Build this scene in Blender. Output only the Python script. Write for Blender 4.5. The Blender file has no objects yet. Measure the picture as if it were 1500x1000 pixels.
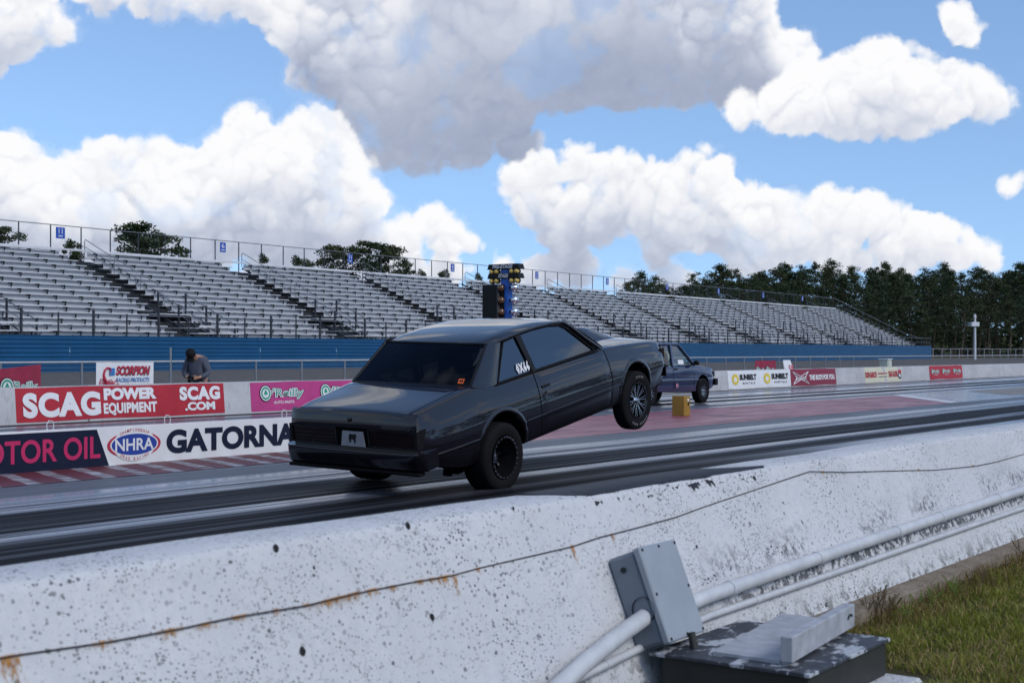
import bpy, bmesh, math, random
import numpy as np
from mathutils import Vector, Matrix, Euler
random.seed(7); rng = np.random.default_rng(7)
R = math.radians; PI = math.pi
scene = bpy.context.scene
COL = scene.collection

# ------------------------------------------------------------------ camera, world, sun, exposure
# world frame: +X runs down the drag strip, +Y runs across it away from the camera, Z up, metres
F = 2083.0; YAW = math.atan(1475 / F); CA, SA = math.cos(YAW), math.sin(YAW); HC = 1.39
cam = bpy.data.cameras.new('camera'); camo = bpy.data.objects.new('camera', cam); COL.objects.link(camo)
camo.location = (0, 0, HC); camo.rotation_euler = (R(90), 0, YAW - R(90))
cam.sensor_width = 36; cam.lens = 50; cam.shift_y = 0.01; cam.clip_start = 0.1; cam.clip_end = 3000
cam.dof.use_dof = True; cam.dof.focus_distance = 15.2; cam.dof.aperture_fstop = 6.3
scene.camera = camo
scene.view_settings.view_transform = 'Standard'; scene.view_settings.look = 'None'
scene.view_settings.exposure = 0.34; scene.view_settings.gamma = 1; scene.view_settings.use_curve_mapping = False

SUN_EL, SUN_AZ = R(38), R(-94)     # azimuth measured from +X towards +Y
sun = bpy.data.lights.new('sun', 'SUN'); suno = bpy.data.objects.new('sun', sun); COL.objects.link(suno)
sun.energy = 1.5; sun.angle = R(26); sun.color = (1.0, 0.97, 0.93)
sd = Vector((math.cos(SUN_EL) * math.cos(SUN_AZ), math.cos(SUN_EL) * math.sin(SUN_AZ), math.sin(SUN_EL)))
suno.rotation_euler = sd.to_track_quat('Z', 'Y').to_euler(); suno.location = (0, 0, 60)

# ---- clouds: a fractal cumulus field worked out here, stored by compass direction and height angle
AZ0, AZ1, EL0, EL1 = -27.0, 27.0, -1.0, 26.0          # degrees from the view's azimuth, elevation
def cloud_window(PX=28):
    W, Hh, Dn = int((AZ1 - AZ0) * PX / 2), int((EL1 - EL0) * PX / 2), 40
    az = np.linspace(AZ0, AZ1, W)[None, :, None]; el = np.linspace(EL0, EL1, Hh)[:, None, None]
    dp = np.linspace(-3.2, 3.2, Dn)[None, None, :]
    def fft_noise(shape, beta, seed, sc=(1, 1, 1)):
        r = np.random.default_rng(seed)
        k = [np.fft.fftfreq(n) * n / (n * s) for n, s in zip(shape[:-1], sc)] + [np.fft.rfftfreq(shape[-1]) / sc[-1]]
        g = np.meshgrid(*k, indexing='ij'); kk = np.sqrt(sum(x * x for x in g)); kk[tuple([0] * len(shape))] = 1
        f = np.fft.rfftn(r.standard_normal(shape).astype(np.float32))
        lo = 1 / 130.0
        f *= (kk ** 2 + lo ** 2) ** (-beta / 2)
        n = np.fft.irfftn(f, s=shape); n -= n.mean(); n /= n.std(); return n.astype(np.float32)
    def band(wl, seed):                     # noise of one size, wl in cells
        r = np.random.default_rng(seed); shape = (Hh, W, Dn)
        g = np.meshgrid(np.fft.fftfreq(Hh), np.fft.fftfreq(W), np.fft.rfftfreq(Dn) / 2.24, indexing='ij')
        q = np.sqrt(sum(x * x for x in g)) * wl
        n = np.fft.irfftn(np.fft.rfftn(r.standard_normal(shape)) * np.exp(-((q - 1) / .5) ** 2), s=shape)
        return (n / n.std()).astype(np.float32)
    def bil(n): return 1 - np.exp(-np.abs(n) * 1.5)
    b1, b2, b3, b4 = [bil(band(w_, s_)) for w_, s_ in ((38, 3), (19, 4), (9.5, 5), (4.8, 6))]
    n1 = .50 * b1 + .31 * b2 + .14 * b3 + .05 * b4
    n2 = fft_noise((Hh, W, Dn), 2.35, 5, (1, 1, 2.4)); n3 = fft_noise((Hh, W, Dn), 3.2, 9, (1, 1, 2.4))
    def ang(x, y):
        return math.degrees(math.atan((x - 750) / F)), math.degrees(math.atan2(515 - y, math.hypot(F, x - 750)))
    def bank(P):
        f = np.full((Hh, W, Dn), -9.0, np.float32)
        for (x, y, r, z) in P:
            a, e = ang(x, y); rr = r / 36.4
            i0 = max(0, int((e - 1.6 * rr - .8 - EL0) / (EL1 - EL0) * Hh)); i1 = min(Hh, int((e + 1.6 * rr + .8 - EL0) / (EL1 - EL0) * Hh) + 1)
            j0 = max(0, int((a - 1.6 * rr - .8 - AZ0) / (AZ1 - AZ0) * W)); j1 = min(W, int((a + 1.6 * rr + .8 - AZ0) / (AZ1 - AZ0) * W) + 1)
            if i1 <= i0 or j1 <= j0: continue
            dy = el[i0:i1] - e; dy = np.where(dy < 0, dy * 1.25, dy)
            d = rr - np.sqrt((az[:, j0:j1] - a) ** 2 + dy ** 2 + (np.float32(dp) - z * .55) ** 2 * .8)
            f[i0:i1, j0:j1] = np.maximum(f[i0:i1, j0:j1], d.astype(np.float32))
        # billows: rounded outward, creased inward
        dens = f + 1.15 * (n1 - .5) + .05 * n2 + .22 * n3 - .0
        rho = np.clip(dens * 2.6, 0, 1) ** 1.3
        del dens
        dstep = 1.0
        # light reaching each cell: from above and slightly behind, softened
        cs = np.cumsum(rho[::-1], axis=0)[::-1]
        def above(n):
            o = cs.copy(); o[:-n] -= cs[n:]; return o - rho
        Tl = .50 * np.exp(-above(10) * .13) + .50 * np.exp(-np.clip(above(76) - 14, 0, 99) * .055)
        for _ in range(2):
            Tl[:, 1:-1] = (Tl[:, :-2] + 2 * Tl[:, 1:-1] + Tl[:, 2:]) / 4
        front = np.cumsum(rho, axis=2) - rho
        T = np.exp(-front * .55); wgt = T * (1 - np.exp(-rho * .55))
        A = wgt.sum(2); L = (wgt * Tl).sum(2) / np.maximum(A, 1e-4)
        # creases read as shade on the rounded heads
        cr = (wgt * n1).sum(2) / np.maximum(A, 1e-4)
        sm = (wgt * n3).sum(2) / np.maximum(A, 1e-4)
        dpm = (wgt * np.broadcast_to(dp, rho.shape)).sum(2) / np.maximum(A, 1e-4)
        gy, gx = np.gradient(-dpm)
        rel = np.clip(gy * .9 - gx * .3, -.35, .35)
        return A, L, cr, sm, rel
    # puffs (compass direction, height, radius, depth), in three banks
    PG = [[  # left cumulus
     (-60,290,80,0),(10,275,62,0),(40,300,70,0),(110,300,68,0),(165,262,56,0),(215,262,58,0),(260,300,75,0),(290,270,52,0),(340,240,46,0),
     (378,205,46,0),(385,255,62,0),(452,205,48,0),(440,260,70,0),(490,265,50,0),(520,300,45,0),(470,320,70,0),(380,330,60,0),(200,340,60,0),(60,350,50,0),
     (300,345,60,0),(545,345,30,0),(590,350,30,.4),(630,330,20,.4),(660,358,34,.4),(695,362,22,.4),(120,345,60,0),
     ], [  # great dark cloud overhead
     (450,40,62,-1.5),(480,95,58,-1.5),(545,60,90,-1.4),(560,150,66,-1.4),(560,205,42,-1.3),(620,215,42,-1.2),(690,210,44,-1.2),(760,215,38,-1.2),
     (650,60,120,-1.4),(640,150,80,-1.4),(760,70,120,-1.3),(730,150,70,-1.3),(850,60,115,-1.2),(830,118,56,-1.2),(940,60,110,-1.1),(905,118,50,-1.2),
     (1010,60,90,-1),(1000,110,52,-1),(1070,40,70,-1),(1080,100,58,-1),(1140,90,46,-1),(1160,110,36,-1),(1090,5,50,-1),(700,-60,130,-1.4),(900,-60,130,-1.2),(1040,-50,90,-1),(520,-40,90,-1.4),
     # top left band
     (-30,40,60,-.6),(40,20,56,-.6),(85,38,34,-.6),(150,-20,50,-.6),(230,-14,52,-.6),(320,-12,48,-.6),(390,-10,52,-.6),(-80,0,80,-.6),(-230,60,80,-1),(-350,90,90,-1),
     ], [  # right-hand cumulus
     (1408,32,15,.5),(1420,50,12,.5),(1432,40,9,.5),(1490,265,16,.5),(1520,262,18,.5),(1660,120,50,.5),(1780,150,60,.5),
     (1150,160,32,.5),(1190,150,42,.5),(1240,135,44,.5),(1290,120,46,.5),(1330,140,44,.5),(1385,142,38,.5),(1430,145,30,.5),(1465,152,20,.5),(1250,165,40,.5),(1320,165,36,.5),(1090,160,22,.3),
     ], [  # long low cumulus behind the tree line
     (760,270,34,1),(790,300,50,1),(850,245,44,1),(800,250,36,1),(900,270,60,1),(870,320,70,1),(950,300,70,1),(1000,265,42,1),(1038,250,30,1),(1000,330,62,1),(1060,330,56,1),(1110,315,38,1),(1140,320,40,1),
     (1170,345,48,1),(1225,320,38,1),(1270,325,40,1),(1320,345,42,1),(1370,360,38,1),(1410,372,30,1),(1450,385,20,1),(1230,370,40,1),(1100,370,45,1),(960,370,45,1),(830,360,45,1),(1320,385,30,1),
     # low ones
     (30,350,34,2),(90,352,30,2),(-40,352,46,2),(170,362,28,2),(740,392,22,2),(800,405,28,2),(850,398,34,2),(900,398,30,2),(940,402,26,2),(430,372,30,2),(500,378,26,2),(330,372,26,2),(580,392,22,2),(0,375,62,2),(90,378,60,2),(180,385,56,2),(270,380,52,2),(420,392,50,2),(500,398,46,2),(590,405,42,2),(655,402,36,2),(735,392,32,2),(790,400,40,2),(850,402,48,2),(915,408,44,2),(985,418,40,2),(250,392,34,2),(380,398,30,2),(690,398,20,2),(1000,415,26,2),
     (-200,300,80,0),(-300,320,70,0),(1640,330,60,1),(1720,350,60,1)]]
    PG[0] += PG.pop(3); res = []
    for P in PG: res.append(bank(P))
    return res
def up2(a):
    h, w = a.shape
    b = np.empty((h, w * 2)); b[:, 0::2] = a; b[:, 1::2] = (a + np.roll(a, -1, 1)) / 2
    c = np.empty((h * 2, w * 2)); c[0::2] = b; c[1::2] = (b + np.roll(b, -1, 0)) / 2
    return c
banks = [[up2(x) for x in b_] for b_ in cloud_window()]
A = banks[0][0]
h2, w2 = A.shape
def noise2(shape, beta, seed):
    r = np.random.default_rng(seed); ky = np.fft.fftfreq(shape[0])[:, None]; kx = np.fft.rfftfreq(shape[1])[None, :]
    kk = np.sqrt(ky * ky + kx * kx); kk[0, 0] = 1
    n = np.fft.irfft2(np.fft.rfft2(r.standard_normal(shape)) * (kk ** 2 + .01 ** 2) ** (-beta / 2), s=shape)
    return (n - n.mean()) / n.std()
wx, wy = noise2(A.shape, 1.5, 21) * 1.3, noise2(A.shape, 1.5, 22) * 1.3
yy, xx = np.mgrid[0:h2, 0:w2]
xi = np.clip(xx + wx, 0, w2 - 2); yi = np.clip(yy + wy, 0, h2 - 2)
def samp(a):
    x0 = xi.astype(int); y0 = yi.astype(int); fx = xi - x0; fy = yi - y0
    return (a[y0, x0] * (1 - fx) * (1 - fy) + a[y0, x0 + 1] * fx * (1 - fy) + a[y0 + 1, x0] * (1 - fx) * fy + a[y0 + 1, x0 + 1] * fx * fy)
def blur(a, n):
    for ax in (0, 1):
        c = np.cumsum(np.pad(a, [(n + 1, n) if k_ == ax else (0, 0) for k_ in (0, 1)], mode='edge'), axis=ax); a = (c[2 * n + 1:] - c[:-2 * n - 1] if ax == 0 else c[:, 2 * n + 1:] - c[:, :-2 * n - 1]) / (2 * n + 1)
    return a
sm_ = lambda v: np.clip(v, 0, 1) ** 2 * (3 - 2 * np.clip(v, 0, 1))
lo_c = np.array([.22, .26, .37]); mid_c = np.array([.49, .525, .61]); hi_c = np.array([.775, .775, .785])
rgb = np.zeros(A.shape + (3,)); alpha = np.zeros(A.shape); speck = noise2(A.shape, 1.6, 33); wisp = np.clip(noise2(A.shape, 2.0, 44), -1.5, 2)
for bi, dark in ((1, .74), (2, .40), (0, .48)):
    A, L, cr, sm, rel = [samp(x) for x in banks[bi]]
    U = np.zeros_like(A); Dn_ = np.zeros_like(A); acc = np.zeros(A.shape[1]) + (40 if bi == 1 else 0)
    for i in range(A.shape[0] - 1, -1, -1): acc = (acc + A[i]) * np.clip(A[i] * 3, 0, 1); U[i] = acc
    acc = np.zeros(A.shape[1])
    for i in range(A.shape[0]): acc = (acc + A[i]) * np.clip(A[i] * 3, 0, 1); Dn_[i] = acc
    U, Dn_ = blur(blur(blur(U, 16), 12), 7), blur(blur(blur(Dn_, 16), 12), 7); fr_ = U / np.maximum(U + Dn_, 20); th_ = np.clip((U + Dn_ - 30) / 110, 0, 1)
    base_d = sm_((fr_ - (.46 if bi == 1 else .34)) / (.46 if bi == 1 else .52)) * (.20 + .80 * th_ ** 1.3)
    lit = np.clip(.24 + .84 * L + .30 * (cr - .55) + .05 * sm + .42 * rel, 0, 1.05) * (1 - dark * base_d)
    lit = np.clip(lit + .012 * speck, 0, 1); k = lit[..., None]
    c_ = np.where(k < .5, lo_c + (mid_c - lo_c) * (k / .5), mid_c + (hi_c - mid_c) * ((k - .5) / .5)); a_ = np.clip((A - .12 - (.20 if bi == 1 else .12) * np.maximum(wisp, -.35)) / .78, 0, 1); a_ = np.maximum(a_, blur(blur(A, 8), 6) * np.clip(.10 + .16 * wisp, 0, .4))[..., None]
    rgb = rgb * (1 - a_) + c_ * a_; alpha = alpha * (1 - a_[..., 0]) + a_[..., 0]
rgb /= np.maximum(alpha, 1e-3)[..., None]
pix = np.concatenate([rgb, alpha[..., None]], 2).astype(np.float32)
img = bpy.data.images.new('cumulus_field', w2, h2, alpha=True, float_buffer=True)
img.alpha_mode = 'CHANNEL_PACKED'; img.colorspace_settings.name = 'Non-Color'
img.pixels.foreach_set(pix.ravel()); img.update(); img.pack()

world = bpy.data.worlds.new('World'); scene.world = world; world.use_nodes = True
nt = world.node_tree; nt.nodes.clear(); N = nt.nodes.new; Lk = nt.links.new
def M(op, a=None, b=None, c=None, clamp=False):
    n = N('ShaderNodeMath'); n.operation = op; n.use_clamp = clamp
    for i, v in enumerate((a, b, c)):
        if v is None: continue
        if isinstance(v, (int, float)): n.inputs[i].default_value = v
        else: Lk(v, n.inputs[i])
    return n.outputs[0]
out = N('ShaderNodeOutputWorld'); tc = N('ShaderNodeTexCoord'); sep = N('ShaderNodeSeparateXYZ'); Lk(tc.outputs['Generated'], sep.inputs[0])
X, Y, Z = sep.outputs
sky = N('ShaderNodeTexSky'); sky.sky_type = 'NISHITA'; sky.sun_disc = False; sky.sun_elevation = SUN_EL
sky.sun_rotation = PI / 2 - SUN_AZ; sky.altitude = 30; sky.air_density = 1.0; sky.dust_density = .15; sky.ozone_density = 3.5
svec = N('ShaderNodeCombineXYZ'); Lk(X, svec.inputs[0]); Lk(Y, svec.inputs[1]); Lk(M('ADD', M('MULTIPLY', M('MAXIMUM', Z, 0), .88), .15), svec.inputs[2])
snrm = N('ShaderNodeVectorMath'); snrm.operation = 'NORMALIZE'; Lk(svec.outputs[0], snrm.inputs[0]); Lk(snrm.outputs[0], sky.inputs[0])
bgs = N('ShaderNodeBackground'); bgs.inputs[1].default_value = .15; Lk(sky.outputs[0], bgs.inputs[0])
az = M('SUBTRACT', M('ARCTAN2', Y, X), YAW)
el = M('ARCSINE', Z)
azd = M('MULTIPLY', az, 180 / PI); eld = M('MULTIPLY', el, 180 / PI)
u = M('DIVIDE', M('SUBTRACT', azd, 0), -1.0)     # azimuth grows to the right in the stored field
uu = M('DIVIDE', M('SUBTRACT', u, AZ0), AZ1 - AZ0); vv = M('DIVIDE', M('SUBTRACT', eld, EL0), EL1 - EL0)
cmb = N('ShaderNodeCombineXYZ'); Lk(uu, cmb.inputs[0]); Lk(vv, cmb.inputs[1])
ti = N('ShaderNodeTexImage'); ti.image = img; ti.extension = 'EXTEND'; ti.interpolation = 'Cubic'; Lk(cmb.outputs[0], ti.inputs[0])
def edge(v, w): return M('MULTIPLY', M('DIVIDE', v, w, clamp=True), M('DIVIDE', M('SUBTRACT', 1, v), w, clamp=True))
front = M('GREATER_THAN', M('ADD', M('MULTIPLY', X, math.cos(YAW)), M('MULTIPLY', Y, math.sin(YAW))), 0)
mask = M('MULTIPLY', M('MULTIPLY', edge(uu, .08), M('DIVIDE', M('SUBTRACT', 1, vv), .12, clamp=True)), front)
# the rest of the sky: broken cumulus on a flat deck
zc = M('ADD', M('MAXIMUM', Z, 0), .16)
pl = N('ShaderNodeCombineXYZ'); Lk(M('DIVIDE', X, zc), pl.inputs[0]); Lk(M('DIVIDE', Y, zc), pl.inputs[1]); Lk(M('MULTIPLY', Z, 1.4), pl.inputs[2])
def noise(sc, det, rough, dist=0, vec=None):
    n = N('ShaderNodeTexNoise'); n.inputs['Scale'].default_value = sc; n.inputs['Detail'].default_value = det
    n.inputs['Roughness'].default_value = rough; n.inputs['Distortion'].default_value = dist; Lk(vec or pl.outputs[0], n.inputs['Vector']); return n.outputs[0]
a1 = noise(2.1, 9, .54, .2)
cov = N('ShaderNodeMapRange'); cov.interpolation_type = 'SMOOTHSTEP'; Lk(a1, cov.inputs[0]); cov.inputs[1].default_value = .505; cov.inputs[2].default_value = .60
sh = N('ShaderNodeMapRange'); Lk(M('ADD', M('MULTIPLY', a1, 1.0), M('MULTIPLY', noise(5.5, 6, .6, .3), .35)), sh.inputs[0]); sh.inputs[1].default_value = .71; sh.inputs[2].default_value = .92
ramp = N('ShaderNodeMix'); ramp.data_type = 'RGBA'; Lk(sh.outputs[0], ramp.inputs[0]); ramp.inputs[6].default_value = (.78, .78, .79, 1); ramp.inputs[7].default_value = (.22, .26, .36, 1)
mc = N('ShaderNodeMix'); mc.data_type = 'RGBA'; Lk(mask, mc.inputs[0]); Lk(ramp.outputs[2], mc.inputs[6]); Lk(ti.outputs[0], mc.inputs[7])
ma = N('ShaderNodeMix'); ma.data_type = 'FLOAT'; Lk(mask, ma.inputs[0]); Lk(cov.outputs[0], ma.inputs[2]); Lk(ti.outputs[1], ma.inputs[3])
bgc = N('ShaderNodeBackground'); bgc.inputs[1].default_value = 1.0; Lk(mc.outputs[2], bgc.inputs[0])
mx = N('ShaderNodeMixShader'); Lk(ma.outputs[0], mx.inputs[0]); Lk(bgs.outputs[0], mx.inputs[1]); Lk(bgc.outputs[0], mx.inputs[2]); Lk(mx.outputs[0], out.inputs[0])
world.cycles.sampling_method = 'MANUAL'; world.cycles.sample_map_resolution = 1024
# ------------------------------------------------------------------ helpers
def tag(o, label=None, cat=None, group=None, kind=None):
    if label: o['label'] = label
    if cat: o['category'] = cat
    if group: o['group'] = group
    if kind: o['kind'] = kind
    return o
def empty(name, loc=(0, 0, 0), rot=(0, 0, 0), label=None, cat=None, group=None):
    o = bpy.data.objects.new(name, None); COL.objects.link(o); o.location = loc; o.rotation_euler = rot; o.empty_display_size = .1
    return tag(o, label, cat, group)
def link_mesh(name, me, m=None, parent=None, loc=None, rot=None):
    o = bpy.data.objects.new(name, me); COL.objects.link(o)
    if m is not None and not me.materials: me.materials.append(m)
    if parent is not None: o.parent = parent
    if loc is not None: o.location = loc
    if rot is not None: o.rotation_euler = rot
    return o
class MB:
    def __init__(s): s.v = []; s.f = []
    def add(s, vs, fs):
        b = len(s.v); s.v += [tuple(v) for v in vs]; s.f += [tuple(i + b for i in f) for f in fs]; return s
    def box(s, c, d, rot=None, bevel=0, taper=None):
        x, y, z = d[0] / 2, d[1] / 2, d[2] / 2
        if bevel:
            b = min(bevel, x * .9, y * .9, z * .9)
            vs = []; idx = {}
            for sx in (-1, 1):
                for sy in (-1, 1):
                    for sz in (-1, 1):
                        for ax in range(3):
                            p = [sx * x, sy * y, sz * z]; q = [sx, sy, sz]
                            for k in range(3):
                                if k != ax: p[k] -= q[k] * b
                            idx[(sx, sy, sz, ax)] = len(vs); vs.append(Vector(p))
            fs = []
            for ax in range(3):
                o = [k for k in range(3) if k != ax]
                for sg in (-1, 1):
                    q = []
                    for (p1, p2) in ((-1, -1), (1, -1), (1, 1), (-1, 1)):
                        t = [0, 0, 0]; t[ax] = sg; t[o[0]] = p1; t[o[1]] = p2; q.append(idx[(*t, ax)])
                    fs.append(q)
            for ax in range(3):
                o = [k for k in range(3) if k != ax]
                for p1 in (-1, 1):
                    for p2 in (-1, 1):
                        q = []
                        for (e, a) in ((-1, o[0]), (1, o[0]), (1, o[1]), (-1, o[1])):
                            t = [0, 0, 0]; t[ax] = e; t[o[0]] = p1; t[o[1]] = p2; q.append(idx[(*t, a)])
                        fs.append(q)
            for sx in (-1, 1):
                for sy in (-1, 1):
                    for sz in (-1, 1): fs.append([idx[(sx, sy, sz, k)] for k in range(3)])
        else:
            vs = [Vector((sx * x, sy * y, sz * z)) for sx in (-1, 1) for sy in (-1, 1) for sz in (-1, 1)]
            fs = [(0, 1, 3, 2), (4, 6, 7, 5), (0, 4, 5, 1), (2, 3, 7, 6), (0, 2, 6, 4), (1, 5, 7, 3)]
        if rot is not None:
            Rm = rot if isinstance(rot, Matrix) else Euler(rot).to_matrix(); vs = [Rm @ v for v in vs]
        c = Vector(c); return s.add([v + c for v in vs], fs)
    def bar(s, p0, p1, w, h, up=(0, 0, 1)):
        p0, p1 = Vector(p0), Vector(p1); d = (p1 - p0); L = d.length; d.normalize(); upv = Vector(up)
        sx = d.cross(upv)
        if sx.length < 1e-4: sx = d.cross(Vector((1, 0, 0)))
        sx.normalize(); uz = sx.cross(d)
        vs = [p + sx * a * w / 2 + uz * b * h / 2 for p in (p0, p1) for (a, b) in ((-1, -1), (1, -1), (1, 1), (-1, 1))]
        return s.add(vs, [(3, 2, 1, 0), (4, 5, 6, 7), (0, 1, 5, 4), (1, 2, 6, 5), (2, 3, 7, 6), (3, 0, 4, 7)])
    def tube(s, pts, r, n=8, caps=True):
        pts = [Vector(p) for p in pts]; rs = r if isinstance(r, (list, tuple)) else [r] * len(pts)
        vs = []; prev = None
        for i, p in enumerate(pts):
            d = (pts[min(i + 1, len(pts) - 1)] - pts[max(i - 1, 0)]).normalized()
            if prev is None:
                a = Vector((0, 0, 1)) if abs(d.z) < .9 else Vector((1, 0, 0)); sx = d.cross(a).normalized()
            else: sx = (prev - d * prev.dot(d)).normalized()
            prev = sx; sy = d.cross(sx)
            for k in range(n):
                t = 2 * PI * k / n; vs.append(p + (sx * math.cos(t) + sy * math.sin(t)) * rs[i])
        fs = []
        for i in range(len(pts) - 1):
            for k in range(n): fs.append((i * n + k, i * n + (k + 1) % n, (i + 1) * n + (k + 1) % n, (i + 1) * n + k))
        if caps: fs.append(tuple(range(n - 1, -1, -1))); fs.append(tuple((len(pts) - 1) * n + k for k in range(n)))
        return s.add(vs, fs)
    def lathe(s, prof, axis='y', n=32, c=(0, 0, 0), closed=False):
        vs = []
        for (r, h) in prof:
            for k in range(n):
                t = 2 * PI * k / n; a, b = r * math.cos(t), r * math.sin(t)
                vs.append({'y': (a, h, b), 'z': (a, b, h), 'x': (h, a, b)}[axis])
        m = len(prof); fs = []
        for i in range(m if closed else m - 1):
            j = (i + 1) % m
            for k in range(n): fs.append((i * n + k, i * n + (k + 1) % n, j * n + (k + 1) % n, j * n + k))
        c = Vector(c); return s.add([Vector(v) + c for v in vs], fs)
    def prism(s, poly, h0, h1, plane='xz'):
        n = len(poly)
        def P(a, b, h): return {'xz': (a, h, b), 'xy': (a, b, h), 'yz': (h, a, b)}[plane]
        vs = [P(a, b, h0) for a, b in poly] + [P(a, b, h1) for a, b in poly]
        fs = [tuple(range(n)), tuple(range(2 * n - 1, n - 1, -1))] + [(i, (i + 1) % n, n + (i + 1) % n, n + i) for i in range(n)]
        return s.add(vs, fs)
    def grid(s, P, flip=False):
        r, c = len(P), len(P[0]); fs = []
        for i in range(r - 1):
            for j in range(c - 1):
                q = (i * c + j, i * c + j + 1, (i + 1) * c + j + 1, (i + 1) * c + j); fs.append(q[::-1] if flip else q)
        return s.add([p for row in P for p in row], fs)
    def mesh(s, name, smooth=None):
        me = bpy.data.meshes.new(name); me.from_pydata([tuple(v) for v in s.v], [], s.f); me.validate(); 
        bm = bmesh.new(); bm.from_mesh(me); bmesh.ops.recalc_face_normals(bm, faces=bm.faces); bm.to_mesh(me); bm.free()
        if smooth is not None:
            me.shade_smooth(); me.set_sharp_from_angle(angle=R(smooth))
        me.update(); return me
    def build(s, name, m, parent=None, smooth=None, loc=None, rot=None):
        return link_mesh(name, s.mesh(name, smooth), m, parent, loc, rot)
# ---- materials
def new_mat(name):
    m = bpy.data.materials.new(name); m.use_nodes = True; t = m.node_tree; b = t.nodes['Principled BSDF']; return m, t, b
def bset(b, **k):
    names = dict(color='Base Color', rough='Roughness', metal='Metallic', coat='Coat Weight', coatr='Coat Roughness', spec='Specular IOR Level', alpha='Alpha', trans='Transmission Weight', ior='IOR', sub='Subsurface Weight')
    for kk, v in k.items(): b.inputs[names[kk]].default_value = (*v, 1) if isinstance(v, tuple) and len(v) == 3 else v
def node(t, typ, **k):
    n = t.nodes.new(typ)
    for kk, v in k.items():
        if isinstance(kk, str) and hasattr(n, kk): setattr(n, kk, v)
    return n
def tnoise(t, sc, det=4, rough=.5, vec=None, stretch=None, coords='Object', dist=0):
    n = t.nodes.new('ShaderNodeTexNoise'); n.inputs['Scale'].default_value = sc; n.inputs['Detail'].default_value = det; n.inputs['Roughness'].default_value = rough; n.inputs['Distortion'].default_value = dist
    if vec is None:
        tc_ = t.nodes.new('ShaderNodeTexCoord'); vec = tc_.outputs[coords]
    if stretch:
        mp = t.nodes.new('ShaderNodeMapping'); mp.inputs['Scale'].default_value = stretch; t.links.new(vec, mp.inputs[0]); vec = mp.outputs[0]
    t.links.new(vec, n.inputs['Vector']); return n.outputs[0]
def tmap(t, v, a, b, c=0, d=1, smooth=False):
    n = t.nodes.new('ShaderNodeMapRange'); 
    if smooth: n.interpolation_type = 'SMOOTHSTEP'
    t.links.new(v, n.inputs[0])
    for i, x in zip((1, 2, 3, 4), (a, b, c, d)): n.inputs[i].default_value = x
    return n.outputs[0]
def tmath(t, op, a, b=None, clamp=False):
    n = t.nodes.new('ShaderNodeMath'); n.operation = op; n.use_clamp = clamp
    for i, v in enumerate((a, b)):
        if v is None: continue
        if isinstance(v, (int, float)): n.inputs[i].default_value = v
        else: t.links.new(v, n.inputs[i])
    return n.outputs[0]
def tmix(t, f, a, b):
    n = t.nodes.new('ShaderNodeMix'); n.data_type = 'RGBA'
    for i, v in ((0, f), (6, a), (7, b)):
        if isinstance(v, (int, float)): n.inputs[i].default_value = v
        elif isinstance(v, tuple): n.inputs[i].default_value = (*v, 1) if len(v) == 3 else v
        else: t.links.new(v, n.inputs[i])
    return n.outputs[2]
def tbump(t, b, h, strength=.3, dist=.02):
    n = t.nodes.new('ShaderNodeBump'); n.inputs['Strength'].default_value = strength; n.inputs['Distance'].default_value = dist
    t.links.new(h, n.inputs['Height']); t.links.new(n.outputs[0], b.inputs['Normal']); return n
MATS = {}
def flat(name, color, rough=.5, metal=0, var=.12, sc=6, spec=None, coat=0, bump=0):
    if spec is None: spec = .5 if max(color) > .08 else .18
    if name in MATS: return MATS[name]
    m, t, b = new_mat(name); bset(b, rough=rough, metal=metal, spec=spec, coat=coat)
    n = tnoise(t, sc, 5, .6)
    c2 = tuple(c * (1 - var) for c in color); c1 = tuple(min(1, c * (1 + var)) for c in color)
    t.links.new(tmix(t, tmap(t, n, .3, .7), c2, c1), b.inputs['Base Color'])
    t.links.new(tmap(t, n, .2, .8, max(0, rough - .06), min(1, rough + .08)), b.inputs['Roughness'])
    if bump: tbump(t, b, tnoise(t, sc * 12, 4), bump, .01)
    MATS[name] = m; return m
# ---- lettering: the built-in font, turned into a mesh and fitted into a rectangle (local x right, z up, facing -y)
def text_mesh(s, rect=None, bold=0.0, shear=0.0, space=1.0, depth=.0015, y=0.0, res=6, fit=None, warp=None):
    cu = bpy.data.curves.new('lettering_curve', 'FONT'); cu.body = s; cu.offset = bold; cu.shear = shear; cu.space_character = space; cu.resolution_u = res; cu.extrude = 0
    o = bpy.data.objects.new('lettering_tmp', cu); COL.objects.link(o)
    dg = bpy.context.evaluated_depsgraph_get(); dg.update(); me = bpy.data.meshes.new_from_object(o.evaluated_get(dg)); 
    bpy.data.objects.remove(o); bpy.data.curves.remove(cu)
    v = np.empty(len(me.vertices) * 3); me.vertices.foreach_get('co', v); v = v.reshape(-1, 3)
    if fit is None: lo, hi = v.min(0), v.max(0)
    else: lo, hi = fit
    if rect:
        x0, x1, z0, z1 = rect
        X_ = x0 + (v[:, 0] - lo[0]) / (hi[0] - lo[0]) * (x1 - x0); Z_ = z0 + (v[:, 1] - lo[1]) / (hi[1] - lo[1]) * (z1 - z0)
    else: X_, Z_ = v[:, 0], v[:, 1]
    if warp: X_, Z_ = warp(X_, Z_)
    me2 = MB(); nv = len(v)
    vs = [(X_[i], y, Z_[i]) for i in range(nv)]
    fs = [tuple(p.vertices) for p in me.polygons]
    # keep the winding that faces -y
    me2.add(vs, fs); bpy.data.meshes.remove(me); return me2, (lo, hi)
def lettering(s, rect, m, parent, y=-.004, name='lettering', **k):
    mb, b = text_mesh(s, rect, y=y, **k); me = bpy.data.meshes.new(name); me.from_pydata(mb.v, [], mb.f); me.update()
    o = link_mesh(name, me, m, parent); return o
def plate(parent, m, poly, y, name='panel', th=.003):
    return MB().prism(poly, y, y + th).build(name, m, parent)
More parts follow.
